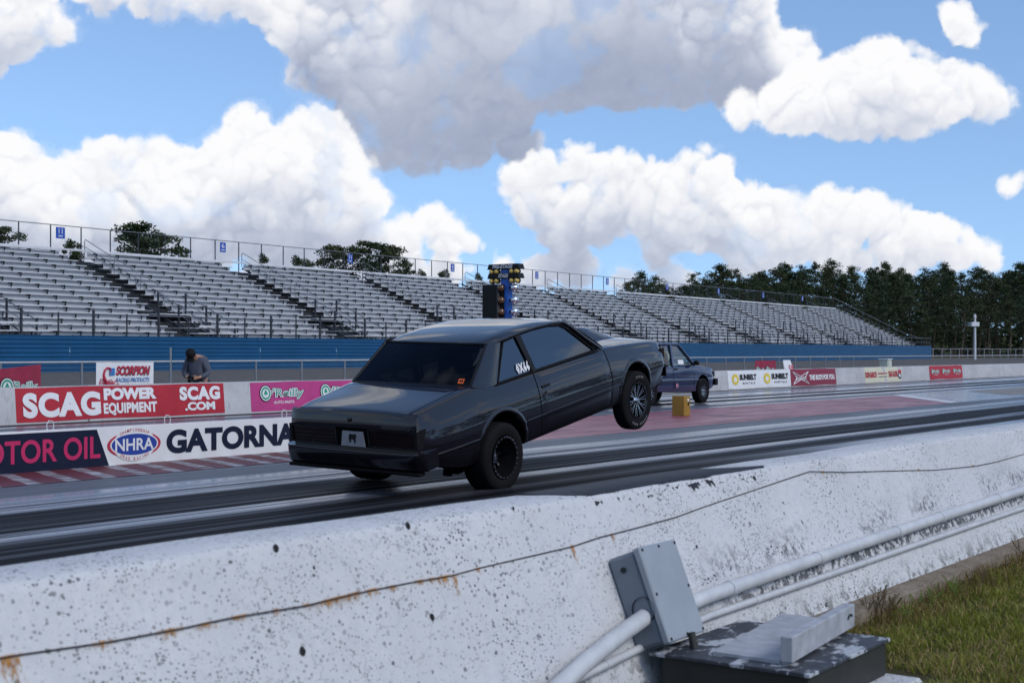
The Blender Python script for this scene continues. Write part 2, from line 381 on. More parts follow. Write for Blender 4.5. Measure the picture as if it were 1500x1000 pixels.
def rectp(x0, x1, z0, z1): return [(x0, z0), (x1, z0), (x1, z1), (x0, z1)]
def ellp(cx, cz, rx, rz, n=40): return [(cx + rx * math.cos(2 * PI * i / n), cz + rz * math.sin(2 * PI * i / n)) for i in range(n)]

def copy_tree(o, parent=None):
    c = o.copy(); COL.objects.link(c)
    if parent is not None: c.parent = parent
    for ch in list(o.children): copy_tree(ch, c)
    return c

# pixel of the 1500x1000 photograph -> point on a plane at distance d across the strip
def at(x, y, d):
    Zd = F * d / (CA * (2225 - x)); return Vector(((Zd - d * SA) / CA, d, HC - (y - 515) * Zd / F))
def at_z(x, y, z):          # ... -> point at height z
    Zd = F * (HC - z) / (y - 515); xc = (x - 750) * Zd / F
    return Vector((Zd * CA + xc * SA, Zd * SA - xc * CA, z))
def at_Z(x, y, Zd):         # ... -> point at depth Zd
    xc = (x - 750) * Zd / F; return Vector((Zd * CA + xc * SA, Zd * SA - xc * CA, HC - (y - 515) * Zd / F))
# ------------------------------------------------------------------ setting: ground, strip
def ground_z(x, y):
    # lawn behind the near wall, strip flat, a gentle rise towards the grandstand
    if y < 2.75: return .12
    if y < 26: return -.03
    return -.03 + min(.50, .50 * (y - 26) / 24)
mg, t, b = new_mat('ground_mix')
geo = t.nodes.new('ShaderNodeNewGeometry'); sp = t.nodes.new('ShaderNodeSeparateXYZ'); t.links.new(geo.outputs['Position'], sp.inputs[0])
big = tnoise(t, .11, 5, .6, vec=geo.outputs['Position']); fin = tnoise(t, 2.2, 6, .65, vec=geo.outputs['Position']); mid = tnoise(t, .5, 5, .6, vec=geo.outputs['Position'])
asph = tmix(t, tmap(t, fin, .3, .7), (.075, .072, .075), (.125, .118, .115))
asph = tmix(t, tmap(t, mid, .52, .6), asph, (.15, .14, .135))
dry = tmix(t, tmap(t, fin, .35, .65), (.085, .068, .036), (.16, .125, .07)); dry = tmix(t, tmap(t, mid, .5, .62), dry, (.075, .085, .03))
xx_ = tmath(t, 'ADD', sp.outputs[0], tmath(t, 'MULTIPLY', big, 14)); fx = tmap(t, xx_, 60, 76, smooth=True)
far = tmix(t, fx, asph, dry)
yy_ = tmath(t, 'ADD', sp.outputs[1], tmath(t, 'MULTIPLY', mid, 1.6)); far = tmix(t, tmap(t, yy_, 36.5, 38.5), far, tmix(t, tmap(t, fin, .4, .6), (.075, .072, .072), (.115, .108, .10)))
far = tmix(t, tmap(t, sp.outputs[1], 62, 66), far, dry)
soil = tmix(t, tmap(t, fin, .35, .65), (.035, .030, .014), (.06, .055, .02))
near = tmap(t, sp.outputs[1], 2.9, 3.0); near = tmix(t, near, soil, far)
t.links.new(near, b.inputs['Base Color']); bset(b, rough=.95, spec=.2); tbump(t, b, tnoise(t, 9, 6, .7, vec=geo.outputs['Position']), .5, .04)
g = MB(); xs = [-1500, -300, -60, -20, 0, 4, 8, 12, 20, 40, 80, 160, 300, 700, 2200]; ys = [-1800, -400, -60, -10, 0, 2.74, 2.76, 8, 25, 26, 32, 38, 44, 50, 60, 90, 200, 500, 2300]
g.grid([[(x, y, ground_z(x, y)) for y in ys] for x in xs])
tag(g.build('ground', mg), kind='structure')

# drag strip: rubbered lanes on one sheet; lateral bands by distance across, grain drawn out along the lane
ms, t, b = new_mat('drag_strip_rubber')
geo = t.nodes.new('ShaderNodeNewGeometry'); pos = geo.outputs['Position']; sp = t.nodes.new('ShaderNodeSeparateXYZ'); t.links.new(pos, sp.inputs[0])
streak = tnoise(t, 1.0, 6, .65, vec=pos, stretch=(.035, 7.5, 1)); streak2 = tnoise(t, 1.0, 5, .6, vec=pos, stretch=(.16, 22, 1)); wob = tnoise(t, .12, 3, .5, vec=pos); blot = tnoise(t, .55, 6, .6, vec=pos, stretch=(.35, 1, 1)); fine = tnoise(t, 40, 3, .6, vec=pos)
yv = tmath(t, 'ADD', sp.outputs[1], tmath(t, 'MULTIPLY', tmath(t, 'SUBTRACT', wob, .5), .5)); yv = tmath(t, 'ADD', yv, tmath(t, 'MULTIPLY', tmath(t, 'SUBTRACT', streak, .5), .8))
def band_(y0, y1, w=.12): return tmath(t, 'MULTIPLY', tmap(t, yv, y0 - w, y0 + w, smooth=True), tmap(t, yv, y1 - w, y1 + w, 1, 0, smooth=True))
def mx_(a, b_): return tmath(t, 'MAXIMUM', a, b_)
x_near = tmap(t, sp.outputs[0], 15, 24, 1, 0, smooth=True)
rub = mx_(band_(9.32, 10.55), mx_(band_(8.35, 9.02), tmath(t, 'MULTIPLY', band_(3, 8.5, .2), x_near))); rub = mx_(rub, tmath(t, 'MULTIPLY', mx_(band_(8.9, 9.5, .1), band_(10.4, 11.3, .35)), tmath(t, 'MULTIPLY', tmap(t, streak, .40, .58), .85)))
rub2 = mx_(band_(19.35, 20.1, .1), band_(18.0, 18.75, .1))
edge_ = mx_(band_(11.65, 12.6, .12), mx_(band_(16.6, 17.2), band_(21.6, 22.2)))
rub = tmath(t, 'MULTIPLY', mx_(rub, rub2), tmap(t, streak, .25, .52, .70, 1.0))
rub = mx_(rub, tmath(t, 'MULTIPLY', edge_, .62))
# the lane surface away from the grooves: worn, silky, with drawn-out scuffs
lane = tmix(t, tmap(t, streak, .3, .7), (.15, .165, .205), (.25, .275, .335)); lane = tmix(t, tmap(t, blot, .52, .7), lane, (.085, .085, .09)); lane = tmix(t, tmap(t, streak2, .58, .68, 0, .75), lane, (.045, .046, .05))
rc = tmix(t, tmap(t, streak2, .35, .7), (.002, .0021, .003), (.009, .009, .011)); rc = tmix(t, tmap(t, blot, .55, .75), rc, (.026, .025, .027))
col = tmix(t, rub, lane, rc)
t.links.new(col, b.inputs['Base Color'])
rg = tmath(t, 'ADD', tmath(t, 'MULTIPLY', rub, .48), tmap(t, streak2, .3, .7, .12, .23)); t.links.new(rg, b.inputs['Roughness'])
t.links.new(tmap(t, rub, 0, 1, .75, .05), b.inputs['Specular IOR Level'])
tbump(t, b, tmath(t, 'ADD', tmath(t, 'MULTIPLY', fine, .35), streak2), .12, .01)
tag(MB().grid([[(x, y, .0) for y in (2.9, 8, 12, 16, 23.5)] for x in (-40, 0, 20, 40, 80, 160, 400)]).build('road', ms), kind='structure')

# red-painted median with a slanted white end line
mr, t, b = new_mat('red_median_paint')
geo = t.nodes.new('ShaderNodeNewGeometry'); pos = geo.outputs['Position']; n1_ = tnoise(t, 1.1, 7, .65, vec=pos, stretch=(.5, 1.6, 1)); n2_ = tnoise(t, 7, 5, .6, vec=pos, stretch=(.3, 1.5, 1))
c = tmix(t, tmap(t, n2_, .3, .7), (.20, .042, .062), (.30, .08, .10)); c = tmix(t, tmap(t, n1_, .50, .68), c, (.10, .045, .05)); c = tmix(t, tmap(t, n2_, .60, .72), c, (.24, .15, .155))
t.links.new(c, b.inputs['Base Color']); bset(b, rough=.42, spec=.4); t.links.new(tmap(t, n1_, .3, .7, .3, .5), b.inputs['Roughness'])
def sheet(name, m, pts, z, kind='structure'):
    return tag(MB().add([(x, y, z) for x, y in pts], [tuple(range(len(pts)))]).build(name, m), kind=kind)
sheet('median_paint', mr, [(15.5, 12.55), (38.2, 12.55), (44, 16.3), (15.5, 16.3)], .004)
wpaint = flat('worn_white_paint', (.55, .55, .56), .5, var=.25, sc=9)
MB().add([(38.2, 12.55, .008), (38.9, 12.55, .008), (44.9, 16.3, .008), (44.0, 16.3, .008)], [(0, 1, 2, 3)]).build('painted_line', wpaint)['kind'] = 'structure'
mt_, t, b = new_mat('tan_runoff'); geo = t.nodes.new('ShaderNodeNewGeometry'); n1_ = tnoise(t, .6, 6, .6, vec=geo.outputs['Position'], stretch=(.15, 2, 1))
t.links.new(tmix(t, tmap(t, n1_, .35, .65), (.13, .115, .10), (.24, .20, .165)), b.inputs['Base Color']); bset(b, rough=.5, spec=.3)
sheet('median_strip', mt_, [(46.5, 13.3), (400, 13.3), (400, 15.8), (50, 15.8)], .004)
# hatched red and white apron beside the low board
mh, t, b = new_mat('hatched_apron'); geo = t.nodes.new('ShaderNodeNewGeometry'); pos = geo.outputs['Position']; sp = t.nodes.new('ShaderNodeSeparateXYZ'); t.links.new(pos, sp.inputs[0])
n1_ = tnoise(t, 1.6, 7, .7, vec=pos, stretch=(.6, 2, 1)); n2_ = tnoise(t, 9, 5, .65, vec=pos, stretch=(.25, 1.5, 1))
ph = tmath(t, 'ADD', tmath(t, 'ADD', sp.outputs[0], tmath(t, 'MULTIPLY', sp.outputs[1], -.42)), tmath(t, 'MULTIPLY', n1_, .12)); ph = tmath(t, 'FRACT', tmath(t, 'MULTIPLY', ph, 2.05))
st = tmath(t, 'MULTIPLY', tmap(t, ph, .0, .05), tmap(t, ph, .34, .42, 1, 0)); st = tmath(t, 'MULTIPLY', st, tmap(t, n2_, .62, .50))
red_ = tmix(t, tmap(t, n2_, .35, .68), (.14, .022, .032), (.075, .03, .035)); whi = tmix(t, tmap(t, n2_, .35, .6), (.42, .42, .46), (.13, .12, .13))
t.links.new(tmix(t, st, red_, whi), b.inputs['Base Color']); bset(b, rough=.5, spec=.3)
sheet('apron', mh, [(-8, 12.65), (15.3, 12.65), (15.3, 15.6), (-8, 15.6)], .006)

# ------------------------------------------------------------------ near concrete wall (white, chipped), camera side
def white_concrete(name, face=True):
    m, t, b = new_mat(name); geo = t.nodes.new('ShaderNodeNewGeometry'); pos = geo.outputs['Position']; sp = t.nodes.new('ShaderNodeSeparateXYZ'); t.links.new(pos, sp.inputs[0])
    soft = tnoise(t, 1.3, 6, .6, vec=pos); gr = tnoise(t, 24, 6, .7, vec=pos); big = tnoise(t, .55, 4, .5, vec=pos, stretch=(1, 1, 1.7))
    base = tmix(t, tmap(t, soft, .3, .7), (.50, .505, .515), (.59, .592, .60)); base = tmix(t, tmap(t, gr, .35, .75), base, (.48, .49, .51))
    # chips where the paint has come off: voronoi dots of several sizes, gathered by a broad mask
    def dots(sc, size, thr, seedoff):
        v = t.nodes.new('ShaderNodeTexVoronoi'); v.inputs['Scale'].default_value = sc; v.inputs['Randomness'].default_value = 1
        mp = t.nodes.new('ShaderNodeMapping'); mp.inputs['Location'].default_value = (seedoff, seedoff * 1.7, 0); mp.inputs['Scale'].default_value = (.9, 1, 1.15); t.links.new(pos, mp.inputs[0])
        wn = t.nodes.new('ShaderNodeVectorMath'); wn.operation = 'ADD'; t.links.new(mp.outputs[0], wn.inputs[0])
        nv = t.nodes.new('ShaderNodeTexNoise'); nv.inputs['Scale'].default_value = sc * 1.3; t.links.new(pos, nv.inputs['Vector'])
        sv = t.nodes.new('ShaderNodeVectorMath'); sv.operation = 'SCALE'; sv.inputs[3].default_value = .5 / sc; t.links.new(nv.outputs['Color'], sv.inputs[0]); t.links.new(sv.outputs[0], wn.inputs[1])
        t.links.new(wn.outputs[0], v.inputs['Vector'])
        cs_ = t.nodes.new('ShaderNodeSeparateColor'); t.links.new(v.outputs['Color'], cs_.inputs[0])
        rad = tmath(t, 'MULTIPLY', tmap(t, cs_.outputs[0], thr, 1, 0, 1), size)
        return tmap(t, tmath(t, 'SUBTRACT', rad, v.outputs['Distance']), 0, size * .25)
    msk = tmap(t, big, .36, .62, .25, 1)
    hi = tmap(t, tnoise(t, 2.2, 5, .6, vec=pos), .42, .62, .2, 1)
    ch = tmath(t, 'MULTIPLY', dots(88, .60, .50, 0), hi); ch = tmath(t, 'MAXIMUM', ch, tmath(t, 'MULTIPLY', dots(44, .48, .74, 3), msk)); ch = tmath(t, 'MAXIMUM', ch, dots(15, .17, .86, 7))
    ch = tmath(t, 'MAXIMUM', ch, tmath(t, 'MULTIPLY', dots(120, .55, .4, 11), tmap(t, tnoise(t, 3.1, 5, .6, vec=pos), .48, .6)))
    sp1 = tmap(t, tnoise(t, 150, 3, .6, vec=pos), .655, .70); sp2 = tmap(t, tnoise(t, 70, 4, .7, vec=pos, stretch=(1, 1, .8)), .665, .70)
    ch = tmath(t, 'MAXIMUM', ch, tmath(t, 'MULTIPLY', tmath(t, 'MAXIMUM', sp1, sp2), hi))
    out_ = tmix(t, tmath(t, 'MULTIPLY', ch, .88), base, (.050, .053, .060))
    grime = tmath(t, 'MULTIPLY', tmap(t, tnoise(t, 5, 6, .7, vec=pos, stretch=(1, 1, .35)), .52, .72), .15); out_ = tmix(t, grime, out_, (.33, .33, .335))
    if face:
        # ragged dark grime band above the conduits and along the foot
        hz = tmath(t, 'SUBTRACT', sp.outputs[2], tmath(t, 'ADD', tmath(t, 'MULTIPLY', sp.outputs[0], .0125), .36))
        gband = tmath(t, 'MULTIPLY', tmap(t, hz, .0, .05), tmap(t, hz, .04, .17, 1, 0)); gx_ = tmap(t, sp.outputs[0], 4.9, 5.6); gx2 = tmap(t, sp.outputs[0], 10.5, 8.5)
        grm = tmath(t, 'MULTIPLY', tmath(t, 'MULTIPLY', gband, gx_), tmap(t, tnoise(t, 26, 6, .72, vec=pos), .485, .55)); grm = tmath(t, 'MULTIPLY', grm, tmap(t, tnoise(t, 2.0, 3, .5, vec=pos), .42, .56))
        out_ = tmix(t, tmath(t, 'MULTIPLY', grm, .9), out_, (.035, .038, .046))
        ub_ = tmath(t, 'MULTIPLY', tmath(t, 'MULTIPLY', tmap(t, hz, -.105, -.085), tmap(t, hz, -.03, -.045)), tmath(t, 'MULTIPLY', gx_, tmap(t, tnoise(t, 20, 6, .7, vec=pos), .46, .54))); out_ = tmix(t, tmath(t, 'MULTIPLY', ub_, .9), out_, (.035, .037, .042))  # underline below the thick conduit: black grime with the conduit's shadow painted in
        low = tmath(t, 'MULTIPLY', tmap(t, sp.outputs[2], .31, .20), tmap(t, tnoise(t, 15, 6, .7, vec=pos), .50, .58)); out_ = tmix(t, tmath(t, 'MULTIPLY', low, .8), out_, (.10, .095, .08))
        # fine cracks
        vc = t.nodes.new('ShaderNodeTexVoronoi'); vc.feature = 'DISTANCE_TO_EDGE'; vc.inputs['Scale'].default_value = .9
        wv = t.nodes.new('ShaderNodeVectorMath'); wv.operation = 'ADD'; nn = t.nodes.new('ShaderNodeTexNoise'); nn.inputs['Scale'].default_value = 3; nn.inputs['Detail'].default_value = 5; t.links.new(pos, nn.inputs['Vector'])
        sc_ = t.nodes.new('ShaderNodeVectorMath'); sc_.operation = 'SCALE'; sc_.inputs[3].default_value = .5; t.links.new(nn.outputs['Color'], sc_.inputs[0]); t.links.new(pos, wv.inputs[0]); t.links.new(sc_.outputs[0], wv.inputs[1]); t.links.new(wv.outputs[0], vc.inputs['Vector'])
        out_ = tmix(t, tmath(t, 'MULTIPLY', tmap(t, vc.outputs['Distance'], .0022, .0008), .4), out_, (.2, .2, .21))
    t.links.new(out_, b.inputs['Base Color']); bset(b, rough=.62, spec=.35)
    h = tmath(t, 'SUBTRACT', tmath(t, 'MULTIPLY', gr, .35), ch); tbump(t, b, tmath(t, 'ADD', h, tmath(t, 'MULTIPLY', soft, .8)), .5, .006)
    return m
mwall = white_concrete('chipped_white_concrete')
def topz(x):   # the wall's worn top edge is not dead straight
    return .85 + .004 * math.sin(x * .9) + .002 * math.sin(x * 2.3 + 1) + .0015 * math.sin(x * 5.1)
def wallrow(x):
    z = topz(x); e = .004 * math.sin(x * 7.3) + .003 * math.sin(x * 17 + 2); r = .02
    return [(x, 2.60, .10), (x, 2.618, .20)] + [(x, 2.618 + .39 * (h - .20) + .003 * math.sin(x * 3 + h * 9), h) for h in (.28, .36, .45, .55, .65, .74, .80)] + \
        [(x, 2.865 + e, z - .022), (x, 2.872 + e, z - .008), (x, 2.885 + e, z), (x, 3.0, z + .004), (x, 3.11, z), (x, 3.12, z - .01), (x, 3.13, .5), (x, 3.20, .0)]
wall = empty('concrete_wall', (0, 2.9, 0), label='white chipped concrete wall filling the foreground, with a rusty wire and two conduits on it', cat='wall')
xs_ = list(np.arange(-6, 30, .125)) + list(np.arange(30, 160, 2.5)); mbw = MB().grid([[(x, y - 2.9, z) for x, y, z in wallrow(x)] for x in xs_])
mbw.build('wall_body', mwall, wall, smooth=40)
def face_y(z): return 2.618 + .39 * (z - .20)
# black rubbery coating on a stretch of the wall's top
mtar, t, b = new_mat('black_tar'); nn = tnoise(t, 14, 6, .65, coords='Object'); t.links.new(tmix(t, tmap(t, nn, .3, .7), (.006, .006, .008), (.022, .022, .026)), b.inputs['Base Color']); bset(b, rough=.55, spec=.35); tbump(t, b, nn, .4, .01)
mb = MB(); nst = 150; x0, x1 = 4.42, 6.12; rows = []
rr = random.Random(5)
for i in range(nst + 1):
    f_ = i / nst; x = x0 + (x1 - x0) * f_; z = topz(x)
    rag = abs(math.sin(x * 9.1) * .012 + math.sin(x * 23) * .012 + math.sin(x * 57) * .008) + (rr.random() ** 3) * .022
    nearw = 2.880 - rag * .5; far_ = 3.118
    if f_ < .10: nearw = far_ - (far_ - nearw) * (f_ / .10) ** .6
    if f_ > .80: far_ = nearw + .01 + (far_ - nearw - .01) * max(0, (1 - f_) / .2) ** .8
    far_ = max(far_, nearw + .004)
    dz = -.012 if nearw < 2.885 else 0
    rows.append([(x, nearw - 2.9 - rag * .35, z + .004 - (.012 + rag * .9 if nearw < 2.89 else 0)), (x, max(nearw, 2.888) - 2.9, z + .0045), (x, (max(nearw, 2.888) + far_) / 2 - 2.9, z + .010), (x, far_ - 2.9, z + .005)])
mb.grid(rows).build('tar_coating', mtar, wall, smooth=60)
# footing
mf, t, b = new_mat('stained_footing'); geo = t.nodes.new('ShaderNodeNewGeometry'); n1_ = tnoise(t, 5, 7, .7, vec=geo.outputs['Position']); n2_ = tnoise(t, 45, 4, .7, vec=geo.outputs['Position'])
c = tmix(t, tmap(t, n1_, .3, .7), (.13, .10, .07), (.25, .21, .165)); c = tmix(t, tmap(t, n2_, .56, .66), c, (.06, .05, .04)); t.links.new(c, b.inputs['Base Color']); bset(b, rough=.9, spec=.2); tbump(t, b, n1_, .7, .02)
mb = MB(); rows = []
for x in np.arange(5.2, 40, .1):
    w = .012 * math.sin(x * 4) + .01 * math.sin(x * 9.7); rows.append([(x, 2.62 - 2.9, .192), (x, 2.53 + w - 2.9, .188 + .004 * math.sin(x * 13)), (x, 2.505 + w - 2.9, .175), (x, 2.495 + w - 2.9, .05)])
mb.grid(rows).build('footing', mf, wall, smooth=50)
# wire with rust stains
mwire = flat('rusty_wire_metal', (.07, .06, .055), .6, .4)
wire_px = [(-60, 975), (30, 958), (150, 941), (260, 921), (330, 906), (400, 894), (450, 886), (520, 869), (600, 853), (660, 843), (700, 832), (760, 818), (838, 800), (880, 786), (935, 772), (990, 757), (1034, 741), (1100, 719), (1150, 702), (1186, 690), (1240, 691), (1320, 689), (1370, 688), (1430, 682), (1460, 676), (1510, 662), (1560, 648)]
def on_face(x, y, off=.006):
    s_ = (y - 515) / (2225 - x) / CA; z = (HC - s_ * (2.618 - .39 * .20 - off)) / (1 + .39 * s_)   # HC - z = s*(face_y(z)-off)
    dd = face_y(z) - off; Zd = F * dd / (CA * (2225 - x)); return Vector(((Zd - dd * SA) / CA, dd, z))
off0 = Vector((0, 2.9, 0))
wp = [on_face(x, y, .006) - off0 for x, y in wire_px]
MB().tube(wp, .0022, 6).build('wire', mwire, wall, smooth=60)
mrust, t, b = new_mat('rust_stain'); nn = tnoise(t, 30, 6, .7); c = tmix(t, tmap(t, nn, .3, .7), (.30, .10, .012), (.55, .30, .08)); t.links.new(c, b.inputs['Base Color']); bset(b, rough=.9, spec=.1)
uvn = t.nodes.new('ShaderNodeUVMap'); su = t.nodes.new('ShaderNodeSeparateXYZ'); t.links.new(uvn.outputs[0], su.inputs[0])
gr_ = tnoise(t, 90, 4, .65, coords='Object', stretch=(1, 1, .28)); ex = tmath(t, 'MULTIPLY', tmap(t, tmath(t, 'ABSOLUTE', tmath(t, 'SUBTRACT', su.outputs[0], .5)), .05, .5, 1, 0), tmap(t, su.outputs[1], 0, 1, 0, 1))
al = tmap(t, tmath(t, 'ADD', ex, tmath(t, 'MULTIPLY', gr_, 2.2)), 1.42, 2.1, 0, .9); t.links.new(al, b.inputs['Alpha'])
def rust(px, py, w, h, top=.006):
    c = on_face(px, py, .0025) - off0; dn = Vector((0, -.39, -1)).normalized()
    vs = []
    for (a, bb) in ((-.5, 1), (.5, 1), (.5, 0), (-.5, 0)):
        vs.append(c + Vector((a * w, 0, 0)) + dn * (h * (1 - bb) - top) + Vector((0, -.001, 0)))
    me = bpy.data.meshes.new('rust_stain'); me.from_pydata([tuple(v) for v in (vs[3], vs[2], vs[1], vs[0])], [], [(0, 1, 2, 3)])
    uv = me.uv_layers.new(name='UVMap'); 
    for i, q in enumerate(((0, 0), (1, 0), (1, 1), (0, 1))): uv.data[i].uv = q
    link_mesh('rust_stain', me, mrust, wall)
for a in [(12, 962, .10, .10), (838, 800, .045, .10), (897, 783, .03, .07), (650, 845, .16, .05), (632, 848, .07, .035), (520, 869, .13, .04), (497, 875, .20, .045), (575, 859, .08, .03), (450, 886, .07, .03), (250, 923, .14, .035), (300, 914, .12, .03), (405, 893, .05, .03), (1205, 691, .06, .05), (1345, 688, .07, .02), (1425, 682, .12, .015), (665, 846, .05, .08), (150, 941, .10, .03), (350, 903, .12, .03), (480, 880, .16, .035), (545, 864, .12, .03), (615, 851, .10, .03), (700, 833, .05, .04)]: rust(*a)
# form-tie holes
mhole = flat('hole_dark', (.02, .02, .022), .9)
mb = MB()
for (x, y, r_) in [(405, 802, .012), (598, 769, .012), (444, 953, .013), (633, 903, .012), (787, 863, .009), (752, 744, .008), (1021, 800, .008), (1150, 785, .005), (1175, 760, .006), (1240, 748, .005), (1210, 668, .004), (1100, 782, .006), (460, 831, .006), (700, 820, .005)]:
    c = on_face(x, y, .0012) - off0; n_ = Vector((0, -1, .39)).normalized(); sx = Vector((1, 0, 0)); sy = n_.cross(sx)
    mb.add([c] + [c + (sx * math.cos(k * PI / 5) * .8 + sy * math.sin(k * PI / 5)) * r_ * rr.uniform(.85, 1.15) for k in range(10)], [(0, k + 1, (k + 1) % 10 + 1) for k in range(10)])
mb.build('tie_hole', mhole, wall)
# flaked dark patches (irregular clusters of small chips)
mb = MB()
def chips(px, py, n, sx_, sy_, smax=.012):
    c = on_face(px, py, .0014) - off0; dn = Vector((0, -.39, -1)).normalized()
    for _ in range(n):
        p = c + Vector((rr.gauss(0, sx_), 0, 0)) + dn * rr.gauss(0, sy_); r_ = rr.uniform(.0015, smax) * rr.random() ** .5; k0 = rr.random() * 6
        q = [p + Vector((math.cos(k0 + a) * r_ * rr.uniform(.5, 1.2), 0, 0)) + dn * math.sin(k0 + a) * r_ * rr.uniform(.5, 1.2) for a in (0, .9, 1.9, 3, 4, 5.2)]; mb.add(q, [tuple(range(6))])
for a in [(1155, 748, 26, .022, .018, .016), (1163, 788, 20, .012, .03, .012), (1130, 808, 30, .10, .012, .010), (1230, 785, 26, .12, .010, .008), (1340, 722, 16, .2, .02, .006), (1040, 845, 20, .06, .02, .007), (1100, 845, 30, .10, .03, .007), (1208, 888, 16, .03, .02, .010), (1050, 700, 26, .4, .012, .006), (930, 716, 24, .35, .01, .007), (545, 815, 14, .05, .03, .006), (740, 800, 18, .06, .03, .006), (900, 840, 12, .03, .02, .005)]: chips(*a)
mb.build('flaked_paint', mhole, wall)['kind'] = 'stuff'

# conduits on the wall
mcond, t, b = new_mat('grey_conduit'); n1_ = tnoise(t, 9, 5, .6); n2_ = tnoise(t, 60, 4, .7); c = tmix(t, tmap(t, n1_, .3, .7), (.42, .435, .46), (.54, .55, .565)); c = tmix(t, tmap(t, n2_, .63, .72), c, (.22, .23, .24)); t.links.new(c, b.inputs['Base Color']); bset(b, rough=.45)
def conduit(pts, r, label, couplers, cl=.03):
    o = empty('conduit_pipe', pts[0], label=label, cat='pipe'); p0 = Vector(pts[0])
    loc = [Vector(p) - p0 for p in pts]; MB().tube(loc, r, 20).build('pipe', mcond, o, smooth=50)
    tot = [0]
    for i in range(1, len(loc)): tot.append(tot[-1] + (loc[i] - loc[i - 1]).length)
    for sdist in couplers:
        for i in range(1, len(loc)):
            if tot[i] >= sdist:
                d = (loc[i] - loc[i - 1]).normalized(); c = loc[i - 1] + d * (sdist - tot[i - 1]); MB().tube([c - d * cl, c + d * cl], r * 1.10, 20).build('coupler', mcond, o, smooth=50); break
    return o
def cpt(t_, z, off): return (t_, face_y(z) - off, z)
bigc = [cpt(4.80, .405, .065), cpt(5.13, .414, .05), cpt(6.5, .432, .036), cpt(8, .452, .036), cpt(9.7, .471, .036), cpt(14, .50, .036), cpt(30, .53, .036)]
conduit(bigc, .030, 'thick grey conduit running right from the grey box along the white wall', [.52, 1.45, 2.5, 3.2, 4.3, 6.2], .035)
bigl = [cpt(4.535, .417, .085), cpt(4.40, .39, .075), cpt(4.12, .335, .07), cpt(3.7, .245, .08), cpt(3.3, .16, .09), cpt(3.0, .10, .1)]
conduit(bigl, .032, 'thick grey conduit slanting down left out of the grey box', [])
smc = [(x, y, z) for x, y, z in (cpt(3.2, .19, .035), cpt(4.0, .275, .035), cpt(4.5, .30, .022), cpt(5.1, .333, .022), cpt(6.5, .342, .02), cpt(7.8, .352, .02), cpt(9.7, .364, .02), cpt(14, .385, .02), cpt(30, .42, .02))]
conduit(smc, .0155, 'thin grey conduit running below the thick one along the white wall', [.55, 1.1, 2.35, 3.6, 4.5, 5.2, 6.4], .022)
# junction box: back rests on the sloping face
mjb = flat('grey_box_plastic', (.155, .185, .22), .42, var=.10, sc=7, bump=.05); mjl = flat('grey_lid_plastic', (.26, .29, .325), .40, var=.10, sc=5, bump=.05)
tilt = math.atan(.39); jb = empty('junction_box', (4.665, face_y(.617), .617), (-tilt, 0, 0), 'grey electrical box with a screwed lid fixed to the sloping white wall', 'junction box')
# local frame: x along wall, -y out of the face, -z down the face
MB().box((0, -.062, -.18), (.262, .124, .350), bevel=.012).build('body', mjb, jb, smooth=30)
MB().box((0, -.140, -.18), (.275, .032, .362), bevel=.006).build('lid', mjl, jb, smooth=30)
msc = flat('dark_screw', (.03, .035, .04), .5, .5)
for (sx, sz) in [(-.122, -.012), (0, -.012), (.122, -.012), (-.122, -.348), (0, -.348), (.122, -.348), (-.122, -.18), (.122, -.18)]: MB().lathe([(.0001, -.1585), (.006, -.1585), (.006, -.154)], 'y', 10, (sx, 0, sz)).build('screw', msc, jb)
MB().lathe([(.0001, 0), (.011, 0), (.011, .006), (.0001, .008)], 'x', 12, (-.139, -.06, -.06)).build('knockout', msc, jb)
MB().lathe([(.048, 0), (.048, .018), (.03, .018)], 'x', 16, (-.140, -.09, -.22)).build('grommet', msc, jb, smooth=40)
# dark utility box on the ground
mdk, t, b = new_mat('dark_box_paint'); n1_ = tnoise(t, 7, 6, .65); t.links.new(tmix(t, tmap(t, n1_, .3, .7), (.014, .015, .014), (.028, .029, .026)), b.inputs['Base Color']); bset(b, rough=.6)
mdt, t, b = new_mat('flaking_lid_paint'); n1_ = tnoise(t, 6, 7, .75, dist=.3, stretch=(1, 1.6, 1)); n2_ = tnoise(t, 30, 4, .6)
c = tmix(t, tmap(t, n1_, .52, .57), tmix(t, tmap(t, n2_, .3, .7), (.018, .021, .028), (.045, .05, .062)), (.40, .42, .45)); t.links.new(c, b.inputs['Base Color']); bset(b, rough=.55); tbump(t, b, n1_, .3, .01)
ub = empty('utility_box', (4.9, 2.28, .15), label='low black metal utility box with flaking lid at the foot of the wall', cat='utility box')
MB().box((.02, -.01, .065), (.72, .58, .13), bevel=.008).build('body', mdk, ub, smooth=30)
MB().box((.005, 0, .1385), (.76, .63, .015), bevel=.003).build('lid', mdt, ub, smooth=30)
MB().tube([(-.23, .20, .13), (-.23, .215, .205)], .014, 12).build('vent_pipe', mdk, ub, smooth=40)
mslab = white_concrete('slab_concrete', False)
o = MB().box((4.90, 2.17, .105), (.86, .64, .09), bevel=.015).build('concrete_slab', mslab, smooth=30); tag(o, 'pale broken concrete slab under the black utility box', 'slab')
mbd = flat('weathered_board', (.33, .345, .375), .6, var=.22, sc=14, bump=.15)
zt = .2965
def box_from_px(name, pts, z0, th, label, cat):
    P_ = [at_z(x, y, z0) for x, y in pts]; c = sum(P_, Vector()) / len(P_); o = MB()
    n = len(P_); o.add([p - c for p in P_] + [p - c + Vector((0, 0, th)) for p in P_], [tuple(range(n)), tuple(range(2 * n - 1, n - 1, -1))] + [(i, (i + 1) % n, n + (i + 1) % n, n + i) for i in range(n)])
    return tag(o.build(name, mbd, loc=c), label, cat)
box_from_px('metal_plate', [(1044, 958), (1142, 972), (1197, 908), (1146, 902)], zt, .012, 'flat pale grey plate lying on the black utility box', 'plate')
